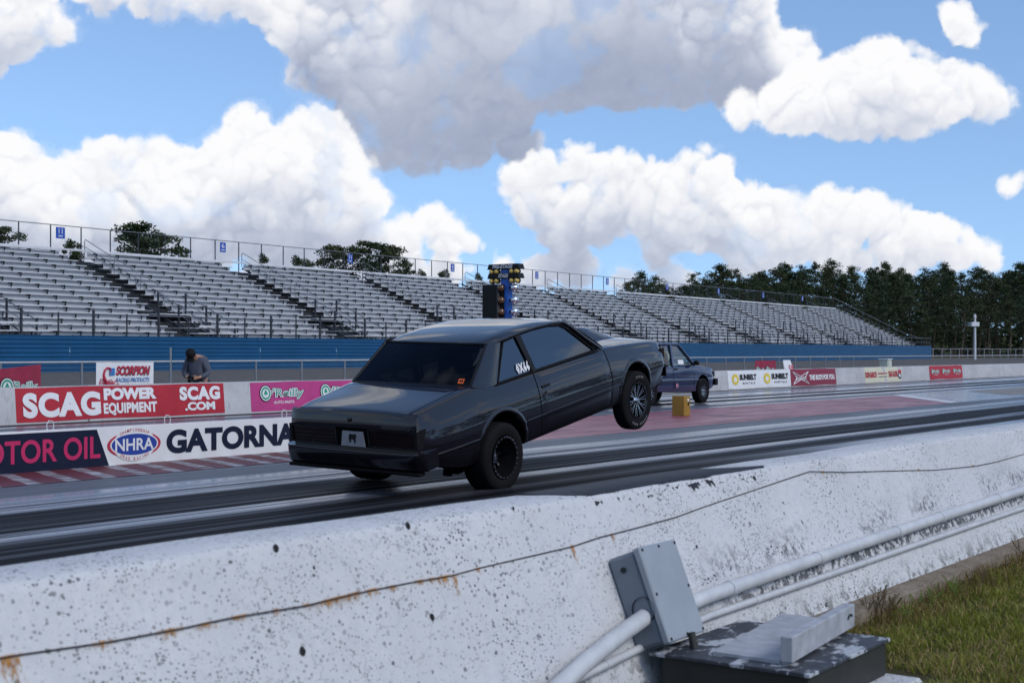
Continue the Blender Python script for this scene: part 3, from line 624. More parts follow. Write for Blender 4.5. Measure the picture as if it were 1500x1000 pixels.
p1, p2 = at_z(1161, 971, zt + .012), at_z(1252, 917, zt + .012); dd_ = (p2 - p1); ang_ = math.atan2(dd_.y, dd_.x); L_ = dd_.length
o = MB().box((L_ / 2, .022, .045), (L_, .044, .09), bevel=.003).build('board', mbd, smooth=30, loc=p1, rot=(0, 0, ang_)); tag(o, 'short grey board standing on edge on top of the black utility box', 'board')
MB().tube([(L_ - .10, -.002, .045), (L_ - .085, -.004, .058), (L_ - .06, -.004, .058), (L_ - .045, -.002, .05)], .004, 6).build('wire_staple', msc, o)
# ------------------------------------------------------------------ low board between the lanes
mwb = flat('white_board', (.66, .665, .68), .45, var=.05, sc=3); mnavy = flat('navy_print', (.010, .014, .035), .5, var=.08); mmag = flat('magenta_print', (.46, .018, .10), .5, var=.08)
mred = flat('red_print', (.36, .010, .022), .5, var=.14, sc=4); mredb = flat('red_logo', (.42, .02, .05), .5, var=.05); mblue = flat('blue_logo', (.015, .045, .27), .5, var=.05); mwhite = flat('white_print', (.66, .66, .67), .5, var=.05)
mgreen = flat('green_print', (.012, .24, .145), .5, var=.05); mblack = flat('black_print', (.012, .012, .014), .5); myel = flat('yellow_print', (.62, .46, .03), .5, var=.08); mcream = flat('cream_print', (.55, .53, .40), .55, var=.06); mburg = flat('burgundy_print', (.20, .012, .035), .5, var=.08)
mpink = flat('pink_banner', (.40, .035, .17), .5, var=.12, sc=2); mltb = flat('light_blue_print', (.03, .16, .42), .5)
msteel = flat('galvanised_steel', (.24, .25, .265), .42, .6, var=.15); mconc = None
BD, BH = 14.0, .475
def bx(px, d=BD): return at(px, 515, d).x
board = empty('low_signboard', (3, BD, 0), label='long low white signboard reading GATORNATIONALS along the middle of the strip', cat='signboard'); b0 = 3.0
xe = 17.0
MB().box(((xe - b0) / 2, .03, BH / 2), (xe - b0, .05, BH), bevel=.004).build('board_panel', mwb, board)
k0, k1 = bx(142) - b0, bx(160) - b0
plate(board, mnavy, [(0, .006), (k1, .006), (k0, BH - .022), (0, BH - .022)], .001, 'print_panel')
lettering('MOTOR OIL', (bx(147) - b0 - 1.86, bx(147) - b0, .105, .375), mmag, board, y=-.002, bold=.022, space=1.02)
lettering('GATORNATIONALS', (bx(244) - b0, bx(244) - b0 + 4.22, .095, .400), mnavy, board, y=-.003, bold=.045, space=1.0)
lx = bx(197) - b0; lz = .245; rxx = (bx(236) - bx(158)) / 2; rz_ = .205
plate(board, mredb, ellp(lx, lz, rxx, rz_ * .80), -.003, 'logo_ring', .002)
plate(board, mwhite, ellp(lx, lz, rxx * .80, rz_), -.0036, 'logo_ground', .0005)
plate(board, mwhite, ellp(lx, lz, rxx * .90, rz_ * .72), -.0042, 'logo_outline', .0005)
plate(board, mblue, ellp(lx, lz, rxx * .85, rz_ * .64), -.0048, 'logo_field', .0005)
lettering('NHRA', (lx - rxx * .72, lx + rxx * .72, lz - .075, lz + .075), mwhite, board, y=-.0056, bold=.02, shear=.0)
def arc_text(s, cx, cz, rx_, rz2, a0, a1, h, m, parent, y, flip=False, bold=.01):
    mb = MB(); n = len(s)
    for i, chh in enumerate(s):
        if chh == ' ': continue
        a = a0 + (a1 - a0) * (i + .5) / n; ex_, ez = cx + rx_ * math.cos(a), cz + rz2 * math.sin(a)
        tx, tz = -rx_ * math.sin(a), rz2 * math.cos(a); l = math.hypot(tx, tz); tx, tz = tx / l, tz / l
        if not flip: tx, tz = -tx, -tz
        nx, nz = -tz, tx
        m2, _ = text_mesh(chh, (-.38 * h, .38 * h, 0, h) if chh != 'I' else (-.1 * h, .1 * h, 0, h), y=y, bold=bold)
        mb.add([(ex_ + v[0] * tx + v[2] * nx, y, ez + v[0] * tz + v[2] * nz) for v in m2.v], m2.f)
    me = bpy.data.meshes.new('lettering'); me.from_pydata(mb.v, [], mb.f); return link_mesh('lettering', me, m, parent)
arc_text('CHAMPIONSHIP', lx, lz, rxx * .74, rz_ * .78, R(136), R(44), .038, mredb, board, -.0062)
arc_text('DRAG RACING', lx, lz, rxx * .74, rz_ * .96, R(-138), R(-42), .038, mredb, board, -.0062, flip=True)
for px in (77.5, 249, -60, 420):
    c = at(px, 515, BD); o = MB().tube([(-.05, 0, 0), (-.055, 0, .07), (-.02, .005, .11), (.03, .005, .10), (.045, 0, .05), (.03, 0, 0)], .006, 6).build('wire_handle', flat('white_wire', (.6, .6, .6), .5), board, loc=(c.x - b0, .04, BH), smooth=60)

# ------------------------------------------------------------------ far guard wall with banners
m, t, b = new_mat('far_wall_concrete'); geo = t.nodes.new('ShaderNodeNewGeometry'); pos = geo.outputs['Position']
n1_ = tnoise(t, .8, 6, .65, vec=pos, stretch=(1, 1, 2)); n2_ = tnoise(t, 8, 5, .7, vec=pos, stretch=(1.5, 1, .4)); c = tmix(t, tmap(t, n1_, .3, .7), (.36, .36, .375), (.48, .48, .49)); c = tmix(t, tmap(t, n2_, .56, .72), c, (.27, .27, .27))
t.links.new(c, b.inputs['Base Color']); bset(b, rough=.8, spec=.25); mconc = m; tbump(t, b, n2_, .3, .01)
WD, WH = 23.3, .715
gw = empty('guard_wall', (0, WD, 0), label='long grey concrete guard wall with banners beyond the far lane', cat='wall')
rr = random.Random(11)
def wallseg(L): return MB().prism([(0.0, 0), (.06, WH), (.30, WH), (.40, 0)], 0, L, 'yz').mesh('wall_panel')
me6 = wallseg(6.07)
for i in range(-3, 60): link_mesh('wall_panel', me6, mconc, gw, loc=(i * 6.1, rr.uniform(-.012, .012), rr.uniform(-.008, .003)))
tag(MB().add([(-30, WD - .5, .004), (400, WD - .5, .004), (400, WD - .02, .004), (-30, WD - .02, .004)], [(0, 1, 2, 3)]).build('kerb_strip', flat('dark_grime', (.05, .045, .045), .9)), kind='structure')
WT = math.atan(.06 / WH)
def wx(px): return at(px, 515, WD).x
def banner(x0, x1, m, label, z0=.04, z1=.70, tears=False):
    o = empty('banner', (x0, WD - .012 , 0), (-WT, 0, 0), label, 'banner', )
    # vinyl hangs with shallow ripples
    L = x1 - x0; nx = max(8, int(L / .12)); ph_ = x0
    mb = MB(); rows = []
    for i in range(nx + 1):
        x = L * i / nx; rows.append([(x, -.002 - .004 * math.sin(x * 3.1 + ph_), z0 + .008 * math.sin(x * 1.9 + ph_)), (x, -.003 - .004 * math.sin(x * 3.1 + ph_ + .6), (z0 + z1) / 2), (x, -.002 - .004 * math.sin(x * 3.1 + ph_ + 1), z1 + .006 * math.sin(x * 2.3 + ph_))])
    mb.grid(rows).build('cloth', m, o, smooth=60); o['w'] = L; return o, L
def let(o, s, rect, m, y=-.0105, **k): return lettering(o_s[0] if False else s, rect, m, o, y=y, **k)
xA, xB = wx(24), wx(329); o, L = banner(xA, xB, mred, 'red banner reading SCAG POWER EQUIPMENT on the guard wall')
def U(px): return wx(px) - xA
let(o, 'SCAG', (U(34), U(148), .115, .60), mwhite, bold=.055, space=1.12); let(o, 'POWER', (U(153), U(230), .41, .655), mwhite, bold=.06); let(o, 'EQUIPMENT', (U(152), U(230), .10, .355), mwhite, bold=.045, space=1.05)
let(o, 'SCAG', (U(264), U(323), .35, .645), mwhite, bold=.055, space=1.1); let(o, '.COM', (U(271), U(315), .13, .31), mwhite, bold=.05)
def oreilly(o, x0, x1, z0, z1, y=-.0105, sub=True, fillm=None):
    w = x1 - x0; h = z1 - z0; _, ft = text_mesh("O'Reilly", None, bold=0); ft = (ft[0], ft[1])
    rc_ = (x0, x1, z0, z1)
    for bo, mm, dy in ((.095, mblack, 0), (.055, mwhite, -.0012), (.0, mgreen, -.0024)):
        mb, _ = text_mesh("O'Reilly", rc_, bold=bo, y=y + dy, fit=ft, space=1.0, shear=.08); me = bpy.data.meshes.new('lettering'); me.from_pydata(mb.v, [], mb.f); link_mesh('lettering', me, mm, o)
    # round O badge with a shamrock
    cx_, cz_ = x0 + w * .095, z0 + h * .58; ro = h * .60; ry = min(ro, w * .17)
    for k_, mm in ((1.30, mblack), (1.16, mwhite), (1.0, mgreen), (.70, mwhite)): plate(o, mm, ellp(cx_, cz_, ry * k_, ro * k_, 28), y - .0030 - (1.3 - k_) * .004, 'badge', .0004)
    mb = MB()
    for a in (90, 210, 330): mb.prism(ellp(cx_ + ry * .22 * math.cos(R(a)), cz_ + ro * .10 + ro * .22 * math.sin(R(a)), ry * .22, ro * .22, 14), y - .0064 - a * 1e-6, y - .0060)
    mb.box((cx_, y - .0063, cz_ - ro * .25), (ry * .09, .0006, ro * .4)); mb.build('shamrock', mgreen, o)
    if sub: lettering('AUTO PARTS', (x0 + w * .28, x0 + w * .78, z0 - h * .42, z0 - h * .16), mwhite, o, y=y, bold=.02)
xP, xQ = wx(368), wx(640); o, L = banner(xP, xQ, mpink, "magenta banner with green O'Reilly logos, next right of the red banner on the guard wall")
for c0, c1 in ((384, 444), (472, 530), (558, 614)): oreilly(o, wx(c0) - xP, wx(c1) - xP, .30, .545)
# right-hand banners
xS, xE2 = wx(1067), wx(1158.5); o, L = banner(xS, xE2, mwb, 'white banner reading SUNBELT RENTALS twice with yellow suns on the guard wall')
for q in (1072, 1118.5):
    a0 = wx(q) - xS; a1 = wx(q + 11) - xS; cx_ = (a0 + a1) / 2; r_ = .22; rxr = (a1 - a0) / 2; star = []
    for k_ in range(24): f_ = 1.0 if k_ % 2 == 0 else .80; star.append((cx_ + rxr * f_ * math.cos(k_ * PI / 12), .38 + r_ * f_ * math.sin(k_ * PI / 12)))
    plate(o, myel, star, -.012, 'sun_logo', .001); plate(o, mwb, ellp(cx_, .37, rxr * .42, r_ * .42, 16), -.0135, 'sun_centre', .001)
    lettering('SUNBELT', (wx(q + 12) - xS, wx(q + 36.5) - xS, .34, .56), mblack, o, y=-.012, bold=.06); lettering('RENTALS', (wx(q + 16) - xS, wx(q + 34) - xS, .19, .27), mblack, o, y=-.012, bold=.01, space=1.4)
xS, xE2 = wx(1159), wx(1225); o, L = banner(xS, xE2, mburg, "burgundy banner with bow-tie emblem and THIS BUD'S FOR YOU")
b1, b2, zc_ = wx(1162) - xS, wx(1184.5) - xS, .35; bm_ = (b1 + b2) / 2; q = MB()
bow = [(b1, zc_ + .24), (bm_, zc_ + .06), (b2, zc_ + .24), (b2 - .35, zc_), (b2, zc_ - .24), (bm_, zc_ - .06), (b1, zc_ - .24), (b1 + .35, zc_)]
for i in range(8):
    p_, r2 = bow[i], bow[(i + 1) % 8]; q.bar((p_[0], -.012, p_[1]), (r2[0], -.012, r2[1]), .002, .03, up=(0, -1, .001)) if False else q.tube([(p_[0], -.012, p_[1]), (r2[0], -.012, r2[1])], .016, 5)
q.build('bow_tie_outline', mwhite, o); lettering('Budweiser', (b1 + .25, b2 - .2, zc_ - .09, zc_ + .10), mwhite, o, y=-.014, bold=.01, shear=.35)
lettering("THIS BUD'S FOR YOU.", (wx(1186) - xS, wx(1223) - xS, .25, .47), mwhite, o, y=-.012, bold=.05)
xS, xE2 = wx(1267), wx(1322); o, L = banner(xS, xE2, mcream, 'cream banner reading DON GARLITS MUSEUM OF DRAG RACING on the guard wall')
lettering('DON GARLITS', (wx(1268) - xS, wx(1284.5) - xS, .24, .50), mred, o, y=-.012, bold=.06); lettering('MUSEUM OF', (wx(1286.5) - xS, wx(1300) - xS, .38, .46), mred, o, y=-.012, bold=.03); lettering('DRAG RACING', (wx(1302) - xS, wx(1315) - xS, .24, .52), mred, o, y=-.012, bold=.06)
plate(o, mblack, rectp(wx(1287) - xS, wx(1299.5) - xS, .26, .29), -.012, 'printed_line', .001)
plate(o, mnavy, ellp(wx(1318) - xS, .30, .22, .15, 16), -.012, 'crest', .001); plate(o, mredb, rectp(wx(1316) - xS, wx(1320.5) - xS, .40, .56), -.012, 'crest_top', .001); plate(o, mwhite, ellp(wx(1318) - xS, .30, .12, .08, 12), -.0135, 'crest_face', .001)
xS, xE2 = wx(1362), wx(1410); o, L = banner(xS, xE2, mred, "red banner with three green O'Reilly logos on the guard wall far down the strip")
for c0 in (1365, 1381, 1397): oreilly(o, wx(c0) - xS, wx(c0 + 11) - xS, .32, .50, sub=True)
# ------------------------------------------------------------------ fence beyond the wall
FD = 26.0; mrail = flat('pale_rail_steel', (.42, .43, .44), .45, .4, var=.12)
mlink, t, b = new_mat('chain_link_wire'); bset(b, color=(.20, .21, .22), rough=.5, metal=.5)
fence = empty('chain_link_fence', (0, FD, 0), label='chain link fence with a pale top rail just beyond the guard wall', cat='fence')
fz = 1.16
MB().tube([(-20, 0, fz), (40, 0, fz), (160, 0, fz)], .024, 8).build('top_rail', mrail, fence, smooth=60)
pm = MB().tube([(0, 0, -.1), (0, 0, fz - .02)], .026, 8).mesh('post', 60)
for px in (-80, 1, 120, 375, 442, 505, 560, 612, 660, 706, 750, 792, 832, 870, 906, 941, 974, 1005, 1035, 1063, 1090, 1116, 1141, 1165, 1187, 1209, 1230, 1250): 
    p = at(px, 515, FD); link_mesh('post', pm, msteel, fence, loc=(p.x, 0, 0))
p = at(250, 515, FD); MB().tube([(0, 0, -.1), (0, 0, 1.49)], .028, 8).build('tall_post', msteel, fence, loc=(p.x, 0, 0), smooth=60)
# the mesh itself: crossing wires, too fine to pick apart
mb = MB()
def linkmesh(mb, x0, x1, z0, z1, step, w, yof=0):
    H_ = z1 - z0; x = x0 - H_
    while x < x1:
        for s_ in (1, -1):
            a, c_ = (x, z0), (x + H_, z1)
            if s_ < 0: a, c_ = (x, z1), (x + H_, z0)
            t0 = max(0, (x0 - x) / H_); t1 = min(1, (x1 - x) / H_)
            if t1 > t0:
                A_ = (a[0] + (c_[0] - a[0]) * t0, a[1] + (c_[1] - a[1]) * t0); B_ = (a[0] + (c_[0] - a[0]) * t1, a[1] + (c_[1] - a[1]) * t1)
                mb.add([(A_[0], yof, A_[1] - w), (A_[0], yof, A_[1] + w), (B_[0], yof, B_[1] + w), (B_[0], yof, B_[1] - w)], [(0, 1, 2, 3)])
        x += step
linkmesh(mb, 4, 60, .0, fz - .02, .085, .0016, .03); mb.build('wire_mesh', mlink, fence)['kind'] = 'stuff'
# banners tied to the fence
def fence_banner(px0, px1, zb, zt, m, label, sag=0, y=-.05):
    xa, xb = at(px0, 515, FD).x, at(px1, 515, FD).x; o = empty('banner', (xa, FD + y, 0), (0, 0, 0), label, 'banner'); rows = []
    for i in range(25):
        f_ = i / 24; x = (xb - xa) * f_; rows.append([(x, -.012 * math.sin(f_ * 19 + k_), zb + (zt - zb) * k_ + sag * f_ * (k_ - 1) * .0 - (abs(sag) * (1 - f_) * k_ if sag else 0)) for k_ in (0, .33, .66, 1)])
    MB().grid(rows).build('cloth', m, o, smooth=60); return o, xa
mrb = flat('dull_red_banner', (.24, .012, .04), .55, var=.2, sc=3)
o, xa = fence_banner(-60, 57, .35, 1.12, mrb, "dull red banner with a green O'Reilly logo tied to the fence at the left", sag=.18, y=-.06)
oreilly(o, at(2, 515, FD).x - xa, at(50, 515, FD).x - xa, .50, .76, y=-.03, sub=False)
o, xa = fence_banner(138, 222, .30, 1.15, mwb, 'white banner with a red scorpion reading SCORPION RACING PRODUCTS tied to the fence', y=-.06)
def UU(px): return at(px, 515, FD).x - xa
for (s_, r_, mm, kw) in (('SCORPION', (UU(167), UU(217), .85, 1.06), mblack, dict(shear=.3, bold=.04)), ('RACING PRODUCTS', (UU(166.5), UU(216), .70, .80), mltb, dict(shear=.25, bold=.02)), ('LAKE CITY, FLORIDA', (UU(166), UU(214), .57, .65), mredb, dict(bold=.02))):
    if s_.startswith('LAKE'): plate(o, mm, rectp(r_[0], r_[1], r_[2] + .02, r_[3] - .02), -.022, 'printed_line', .001)
    else: lettering(s_, r_, mm, o, y=-.022, **kw)
lettering('SCORPION', (UU(166.4), UU(216.4), .86, 1.07), mredb, o, y=-.024, shear=.3, bold=.035)
sc = MB(); sx0 = UU(142); 
def sp_(pts, r_): sc.tube([(sx0 + a * .95, -.022, .62 + (z - .44) * .82) for a, z in pts], [q_ * .8 for q_ in r_], 5)
sp_([(.28, .46), (.22, .52), (.16, .62), (.13, .74), (.16, .86), (.24, .94), (.32, .93), (.35, .84), (.31, .80)], [.05, .055, .05, .035, .03, .028, .024, .018, .006])
sp_([(.28, .46), (.40, .50), (.50, .60), (.56, .56)], [.02, .016, .016, .006]); sp_([(.28, .46), (.42, .45), (.55, .50), (.62, .44)], [.02, .016, .014, .006])
for k_ in range(4): sp_([(.2 + .04 * k_, .56 - .02 * k_), (.36 + .03 * k_, .62 - .05 * k_), (.40 + .05 * k_, .52 - .05 * k_)], [.012, .01, .006]); sp_([(.18, .60 - .03 * k_), (.04, .64 - .06 * k_), (.0, .52 - .05 * k_)], [.012, .01, .006])
sc.build('scorpion_emblem', mredb, o); plate(o, mltb, rectp(UU(157.5), UU(165), .86, 1.02), -.022, 'emblem_tile', .002)
o, xa = fence_banner(1103, 1133.5, .15, 1.02, mrb, "small red banner with two green O'Reilly logos on the fence above the white banner", y=-.08)
for c0 in (1105, 1119.5): oreilly(o, at(c0, 515, FD).x - xa, at(c0 + 11.5, 515, FD).x - xa, .45, .70, y=-.03, sub=False)
p0, p1_ = at(1152, 515, FD - .3), at(1169, 515, FD - .3); o = empty('leaning_sign', (p0.x, FD - .3, 0), (R(-12), 0, 0), 'slanted white sign with a red mark leaning on the fence above the burgundy banner', 'sign'); Ls = p1_.x - p0.x
plate(o, mwb, [(0, .1), (Ls, .1), (Ls * .72, 1.05), (Ls * .12, 1.05)], 0, 'sign_panel', .02); lettering('SCAG', (Ls * .45, Ls * .9, .66, .84), mredb, o, y=-.005, bold=.05, shear=.2); plate(o, mredb, [(Ls * .06, .12), (Ls * .2, .12), (Ls * .14, .8)], -.004, 'red_mark', .003)
# small pale cabinet
p = at(1297, 515, 30); o = empty('cabinet', (p.x, 30, .05), label='small pale green cabinet standing on the grass beyond the guard wall', cat='cabinet'); MB().box((0, 0, .42), (.62, .5, .95), bevel=.02).build('body', flat('pale_green_paint', (.42, .47, .42), .5), o); MB().box((0, 0, .91), (.70, .58, .05), bevel=.01).build('lid', mwb, o); MB().box((.1, -.256, .42), (.4, .015, .75)).build('door', flat('pale_door', (.5, .52, .46), .5), o)
# box between the lanes and its reflector
mye = flat('mustard_paint', (.28, .155, .014), .55, var=.12, sc=5, bump=.1); p = at(1003, 609, 14.7)
o = empty('sensor_box', (p.x + .13, 14.86, .004), label='mustard yellow wooden box standing on the red median behind the front wheel', cat='box'); MB().box((0, 0, .215), (.27, .30, .43), bevel=.008).build('body', mye, o)
MB().lathe([(.0001, -.16), (.035, -.16), (.035, -.15)], 'y', 14, (.03, 0, .34)).build('lens', mwhite, o); MB().box((.05, -.156, .26), (.03, .012, .09), rot=(0, .4, 0)).build('label_tag', mblack, o)

# ------------------------------------------------------------------ starting-light tree
TD = 13.9; tp = at(742, 515, TD); tree = empty('starting_light_tree', (tp.x, TD, .004), label='drag strip starting light tree with PRE-STAGE and STAGE boards rising behind the grey car', cat='start lights')
mtb = flat('tree_blue_paint', (.010, .10, .42), .4, var=.08); mtk = flat('tree_black_paint', (.008, .008, .009), .45); mpol = flat('chrome_reflector', (.75, .75, .78), .12, .95, var=.03); mamb, t, b = new_mat('amber_lens'); bset(b, color=(.62, .42, .10), rough=.12, coat=.6)
mlns, t, b = new_mat('smoked_lens'); bset(b, color=(.10, .045, .012), rough=.15, coat=.6)
MB().box((0, 0, .06), (.5, .6, .12), bevel=.02).build('base', mtk, tree)
MB().box((0, 0, 1.42), (.13, .165, 2.70), bevel=.012).build('post', mtb, tree)
zt0 = HC + 128 / 2083 * 23.9
for (zc1, s_) in ((zt0 - .045, 'PRE-STAGE'), (zt0 - .20, 'STAGE')):
    bd = MB().prism([(-.33, -.045), (.33, -.045), (.30, .042), (-.30, .042)], -.10, .06, 'yz').build('stage_board', mtk, tree, loc=(0, 0, zc1))
    mb, _ = text_mesh(s_, (-.22, .20, -.032, .03) if 'PRE' in s_ else (-.10, .11, -.032, .03), bold=.03, shear=.25); mb.v = [(-.104, -v[0], v[2]) for v in mb.v]; me = bpy.data.meshes.new('lettering'); me.from_pydata(mb.v, [], mb.f); lo_ = link_mesh('lettering', me, mwhite, bd)
    mb, _ = text_mesh(s_, (-.072, .05, -.03, .028), bold=.02)
    for yy0 in (-.26, -.155, .155, .26):
        lm = MB().lathe([(.002, -.055), (.02, -.052), (.036, -.035), (.044, -.01), (.046, .01), (.03, .05), (.002, .06)], 'x', 18, (-.06, yy0, zc1 - .083)).build('stage_lamp', mamb, tree, smooth=60)
        MB().lathe([(.049, -.01), (.049, .03), (.03, .06), (.001, .065)], 'x', 16, (-.05, yy0, zc1 - .083)).build('lamp_housing', mtk, lm, smooth=50)
zb0 = HC + 98 / 2083 * 23.9
MB().box((.0, .262, zb0 - .55), (.22, .34, 1.10), bevel=.01).build('shroud', mtk, tree); MB().box((-.072, .040, zb0 - .55), (.02, .085, 1.10)).build('shroud_side', mtk, tree); MB().box((-.02, .088, zb0 - .55), (.26, .012, 1.10)).build('shroud_edge', flat('dark_grey_edge', (.06, .06, .065), .5), tree)
for k_, yy_px in enumerate((422, 440, 457, 474, 491)):
    zz = HC + (515 - yy_px) / 2083 * 23.9
    MB().lathe([(.002, -.06), (.03, -.055), (.055, -.03), (.062, 0), (.05, .05), (.02, .09), (.002, .1)], 'x', 20, (-.10, .04, zz)).build('lamp', mlns, tree, smooth=60)
    MB().tube([(-.02, -.06, zz), (-.02, -.16, zz + .01)], .022, 8).build('lamp_arm', mtk, tree)
    MB().lathe([(.002, -.17), (.03, -.165), (.052, -.145), (.066, -.11), (.066, -.07), (.055, -.045), (.03, -.02), (.002, -.015)], 'x', 22, (.07, -.185, zz)).build('lamp_bulb_shell', mpol, tree, smooth=60)
# ------------------------------------------------------------------ grandstand (its own frame, turned 3.3 degrees from the strip)
AS = math.atan(1300 / F); CS_, SS_ = math.cos(AS), math.sin(AS)
gs_rot = YAW - AS
mplank = flat('aluminium_plank', (.55, .555, .57), .45, .1, var=.10, sc=1.2); mfoot = flat('aluminium_foot', (.49, .495, .51), .5, .1, var=.10, sc=1.2)
mbrk = flat('bracket_dark_steel', (.03, .032, .036), .6); mfr = flat('dark_frame_steel', (.05, .055, .065), .5, .3); mgal = flat('rail_steel', (.20, .21, .23), .45, .5)
mbl, t, b = new_mat('blue_siding'); n1_ = tnoise(t, .5, 5, .6); n2_ = tnoise(t, 5, 5, .6, stretch=(.15, 1, 4)); c = tmix(t, tmap(t, n1_, .3, .7), (.001, .050, .130), (.002, .068, .172)); c = tmix(t, tmap(t, n2_, .62, .8), c, (.02, .09, .17)); t.links.new(c, b.inputs['Base Color']); bset(b, rough=.45, spec=.4)
gs = empty('grandstand', (0, 0, 0), (0, 0, gs_rot), 'long aluminium grandstand with blue ribbed front wall beyond the strip', 'grandstand')
D0, RUN, RISE, NR, SEC = 52.6, .66, .305, 16, 12.75
S0 = 54.2; SEND = 181.5; ZS0 = 2.37; SBEG = 28.7 - 12.75
aisles = [S0 + SEC * k_ for k_ in range(-3, 10)]; AW = 1.95
segs = []; 
edges_ = [SBEG] + [v for a in aisles if a > SBEG + 1 for v in (a - AW / 2, a + AW / 2)] + [SEND]
segs = [(edges_[i], edges_[i + 1]) for i in range(0, len(edges_) - 1, 2)]
def plank_mesh(L, d, h, name): return MB().box((L / 2, 0, 0), (L, d, h), bevel=.012).mesh(name)
cache = {}
def put(name, L, d, h, m, loc):
    k_ = (name, round(L, 2), d, h)
    if k_ not in cache: cache[k_] = plank_mesh(L, d, h, name)
    return link_mesh(name, cache[k_], m, gs, loc=loc)
mbk = MB(); under = MB(); foot_rest = MB()
for (s0, s1) in segs:
    for r_ in range(NR):
        z = ZS0 + RISE * r_; d = D0 + RUN * r_; cut0 = 0; cut1 = 0
        if r_ < 5: cut1 = 1.15 if s1 < SEND - 1 else 0; cut0 = .15 if s0 > SBEG + 1 else 0
        e_end = .55 * r_ * 0
        a_, b_ = s0 + cut0, s1 - cut1
        put('seat_plank', b_ - a_, .27, .045, mplank, (a_, d, z))
        if r_ > 0: put('foot_plank', b_ - a_, .36, .03, mfoot, (a_, d - .36, z - .36))
        # riser strip under each seat
        foot_rest.box(((a_ + b_) / 2, d + .10, z - .205), (b_ - a_, .012, .30))
        n_ = 7; 
        for q in range(n_):
            x = a_ + .5 + (b_ - a_ - 1.0) * q / (n_ - 1) if b_ - a_ > 2 else a_ + .3
            mbk.box((x, d - .02, z - .05), (.05, .30, .06)); mbk.box((x + .0, d - .10, z - .16), (.05, .05, .2), rot=(0, 0, 0)); mbk.add([(x - .025, d - .15, z - .03), (x + .025, d - .15, z - .03), (x + .025, d - .15, z - .10), (x - .025, d - .15, z - .10), (x - .025, d + .0, z - .22), (x + .025, d + .0, z - .22)], [(0, 1, 2, 3), (3, 2, 5, 4)])
foot_rest.build('riser_strips', mfoot, gs)['kind'] = 'stuff'
mbk.build('seat_brackets', mbrk, gs)['kind'] = 'stuff'
# frames under the planks, and a dark sheet standing in for the shade they make
for s_ in np.arange(SBEG, SEND, 2.1):
    under.bar((s_, D0 - .2, .5), (s_, D0 - .2, ZS0 - .2), .08, .08); under.bar((s_, D0 + 5, .5), (s_, D0 + 5, ZS0 + 2), .08, .08); under.bar((s_, D0 + 10, .5), (s_, D0 + 10, ZS0 + 4.3), .08, .08)
    under.bar((s_, D0 - .3, ZS0 - .48), (s_, D0 + NR * RUN, ZS0 + NR * RISE - .5), .06, .12)
under.build('under_frame', mfr, gs)['kind'] = 'stuff'
msh = flat('under_shade_sheet', (.03, .032, .036), .8)
MB().add([(SBEG, D0 - .5, ZS0 - .78), (SEND, D0 - .5, ZS0 - .78), (SEND, D0 + NR * RUN, ZS0 + NR * RISE - .78), (SBEG, D0 + NR * RUN, ZS0 + NR * RISE - .78)], [(0, 1, 2, 3)]).build('under_shade_sheet', msh, gs)
# aisle treads: dark gap with narrow pale half-steps on the right side
step_me = MB().box((0, 0, 0), (.55, .26, .03), bevel=.006).mesh('aisle_step')
for a in aisles:
    if a < SBEG + 1: continue
    for r_ in range(5, NR):
        z = ZS0 + RISE * r_; d = D0 + RUN * r_; link_mesh('aisle_step', step_me, mplank, gs, loc=(a + .62, d - .36, z - .36)); 
        if r_ % 2: pass
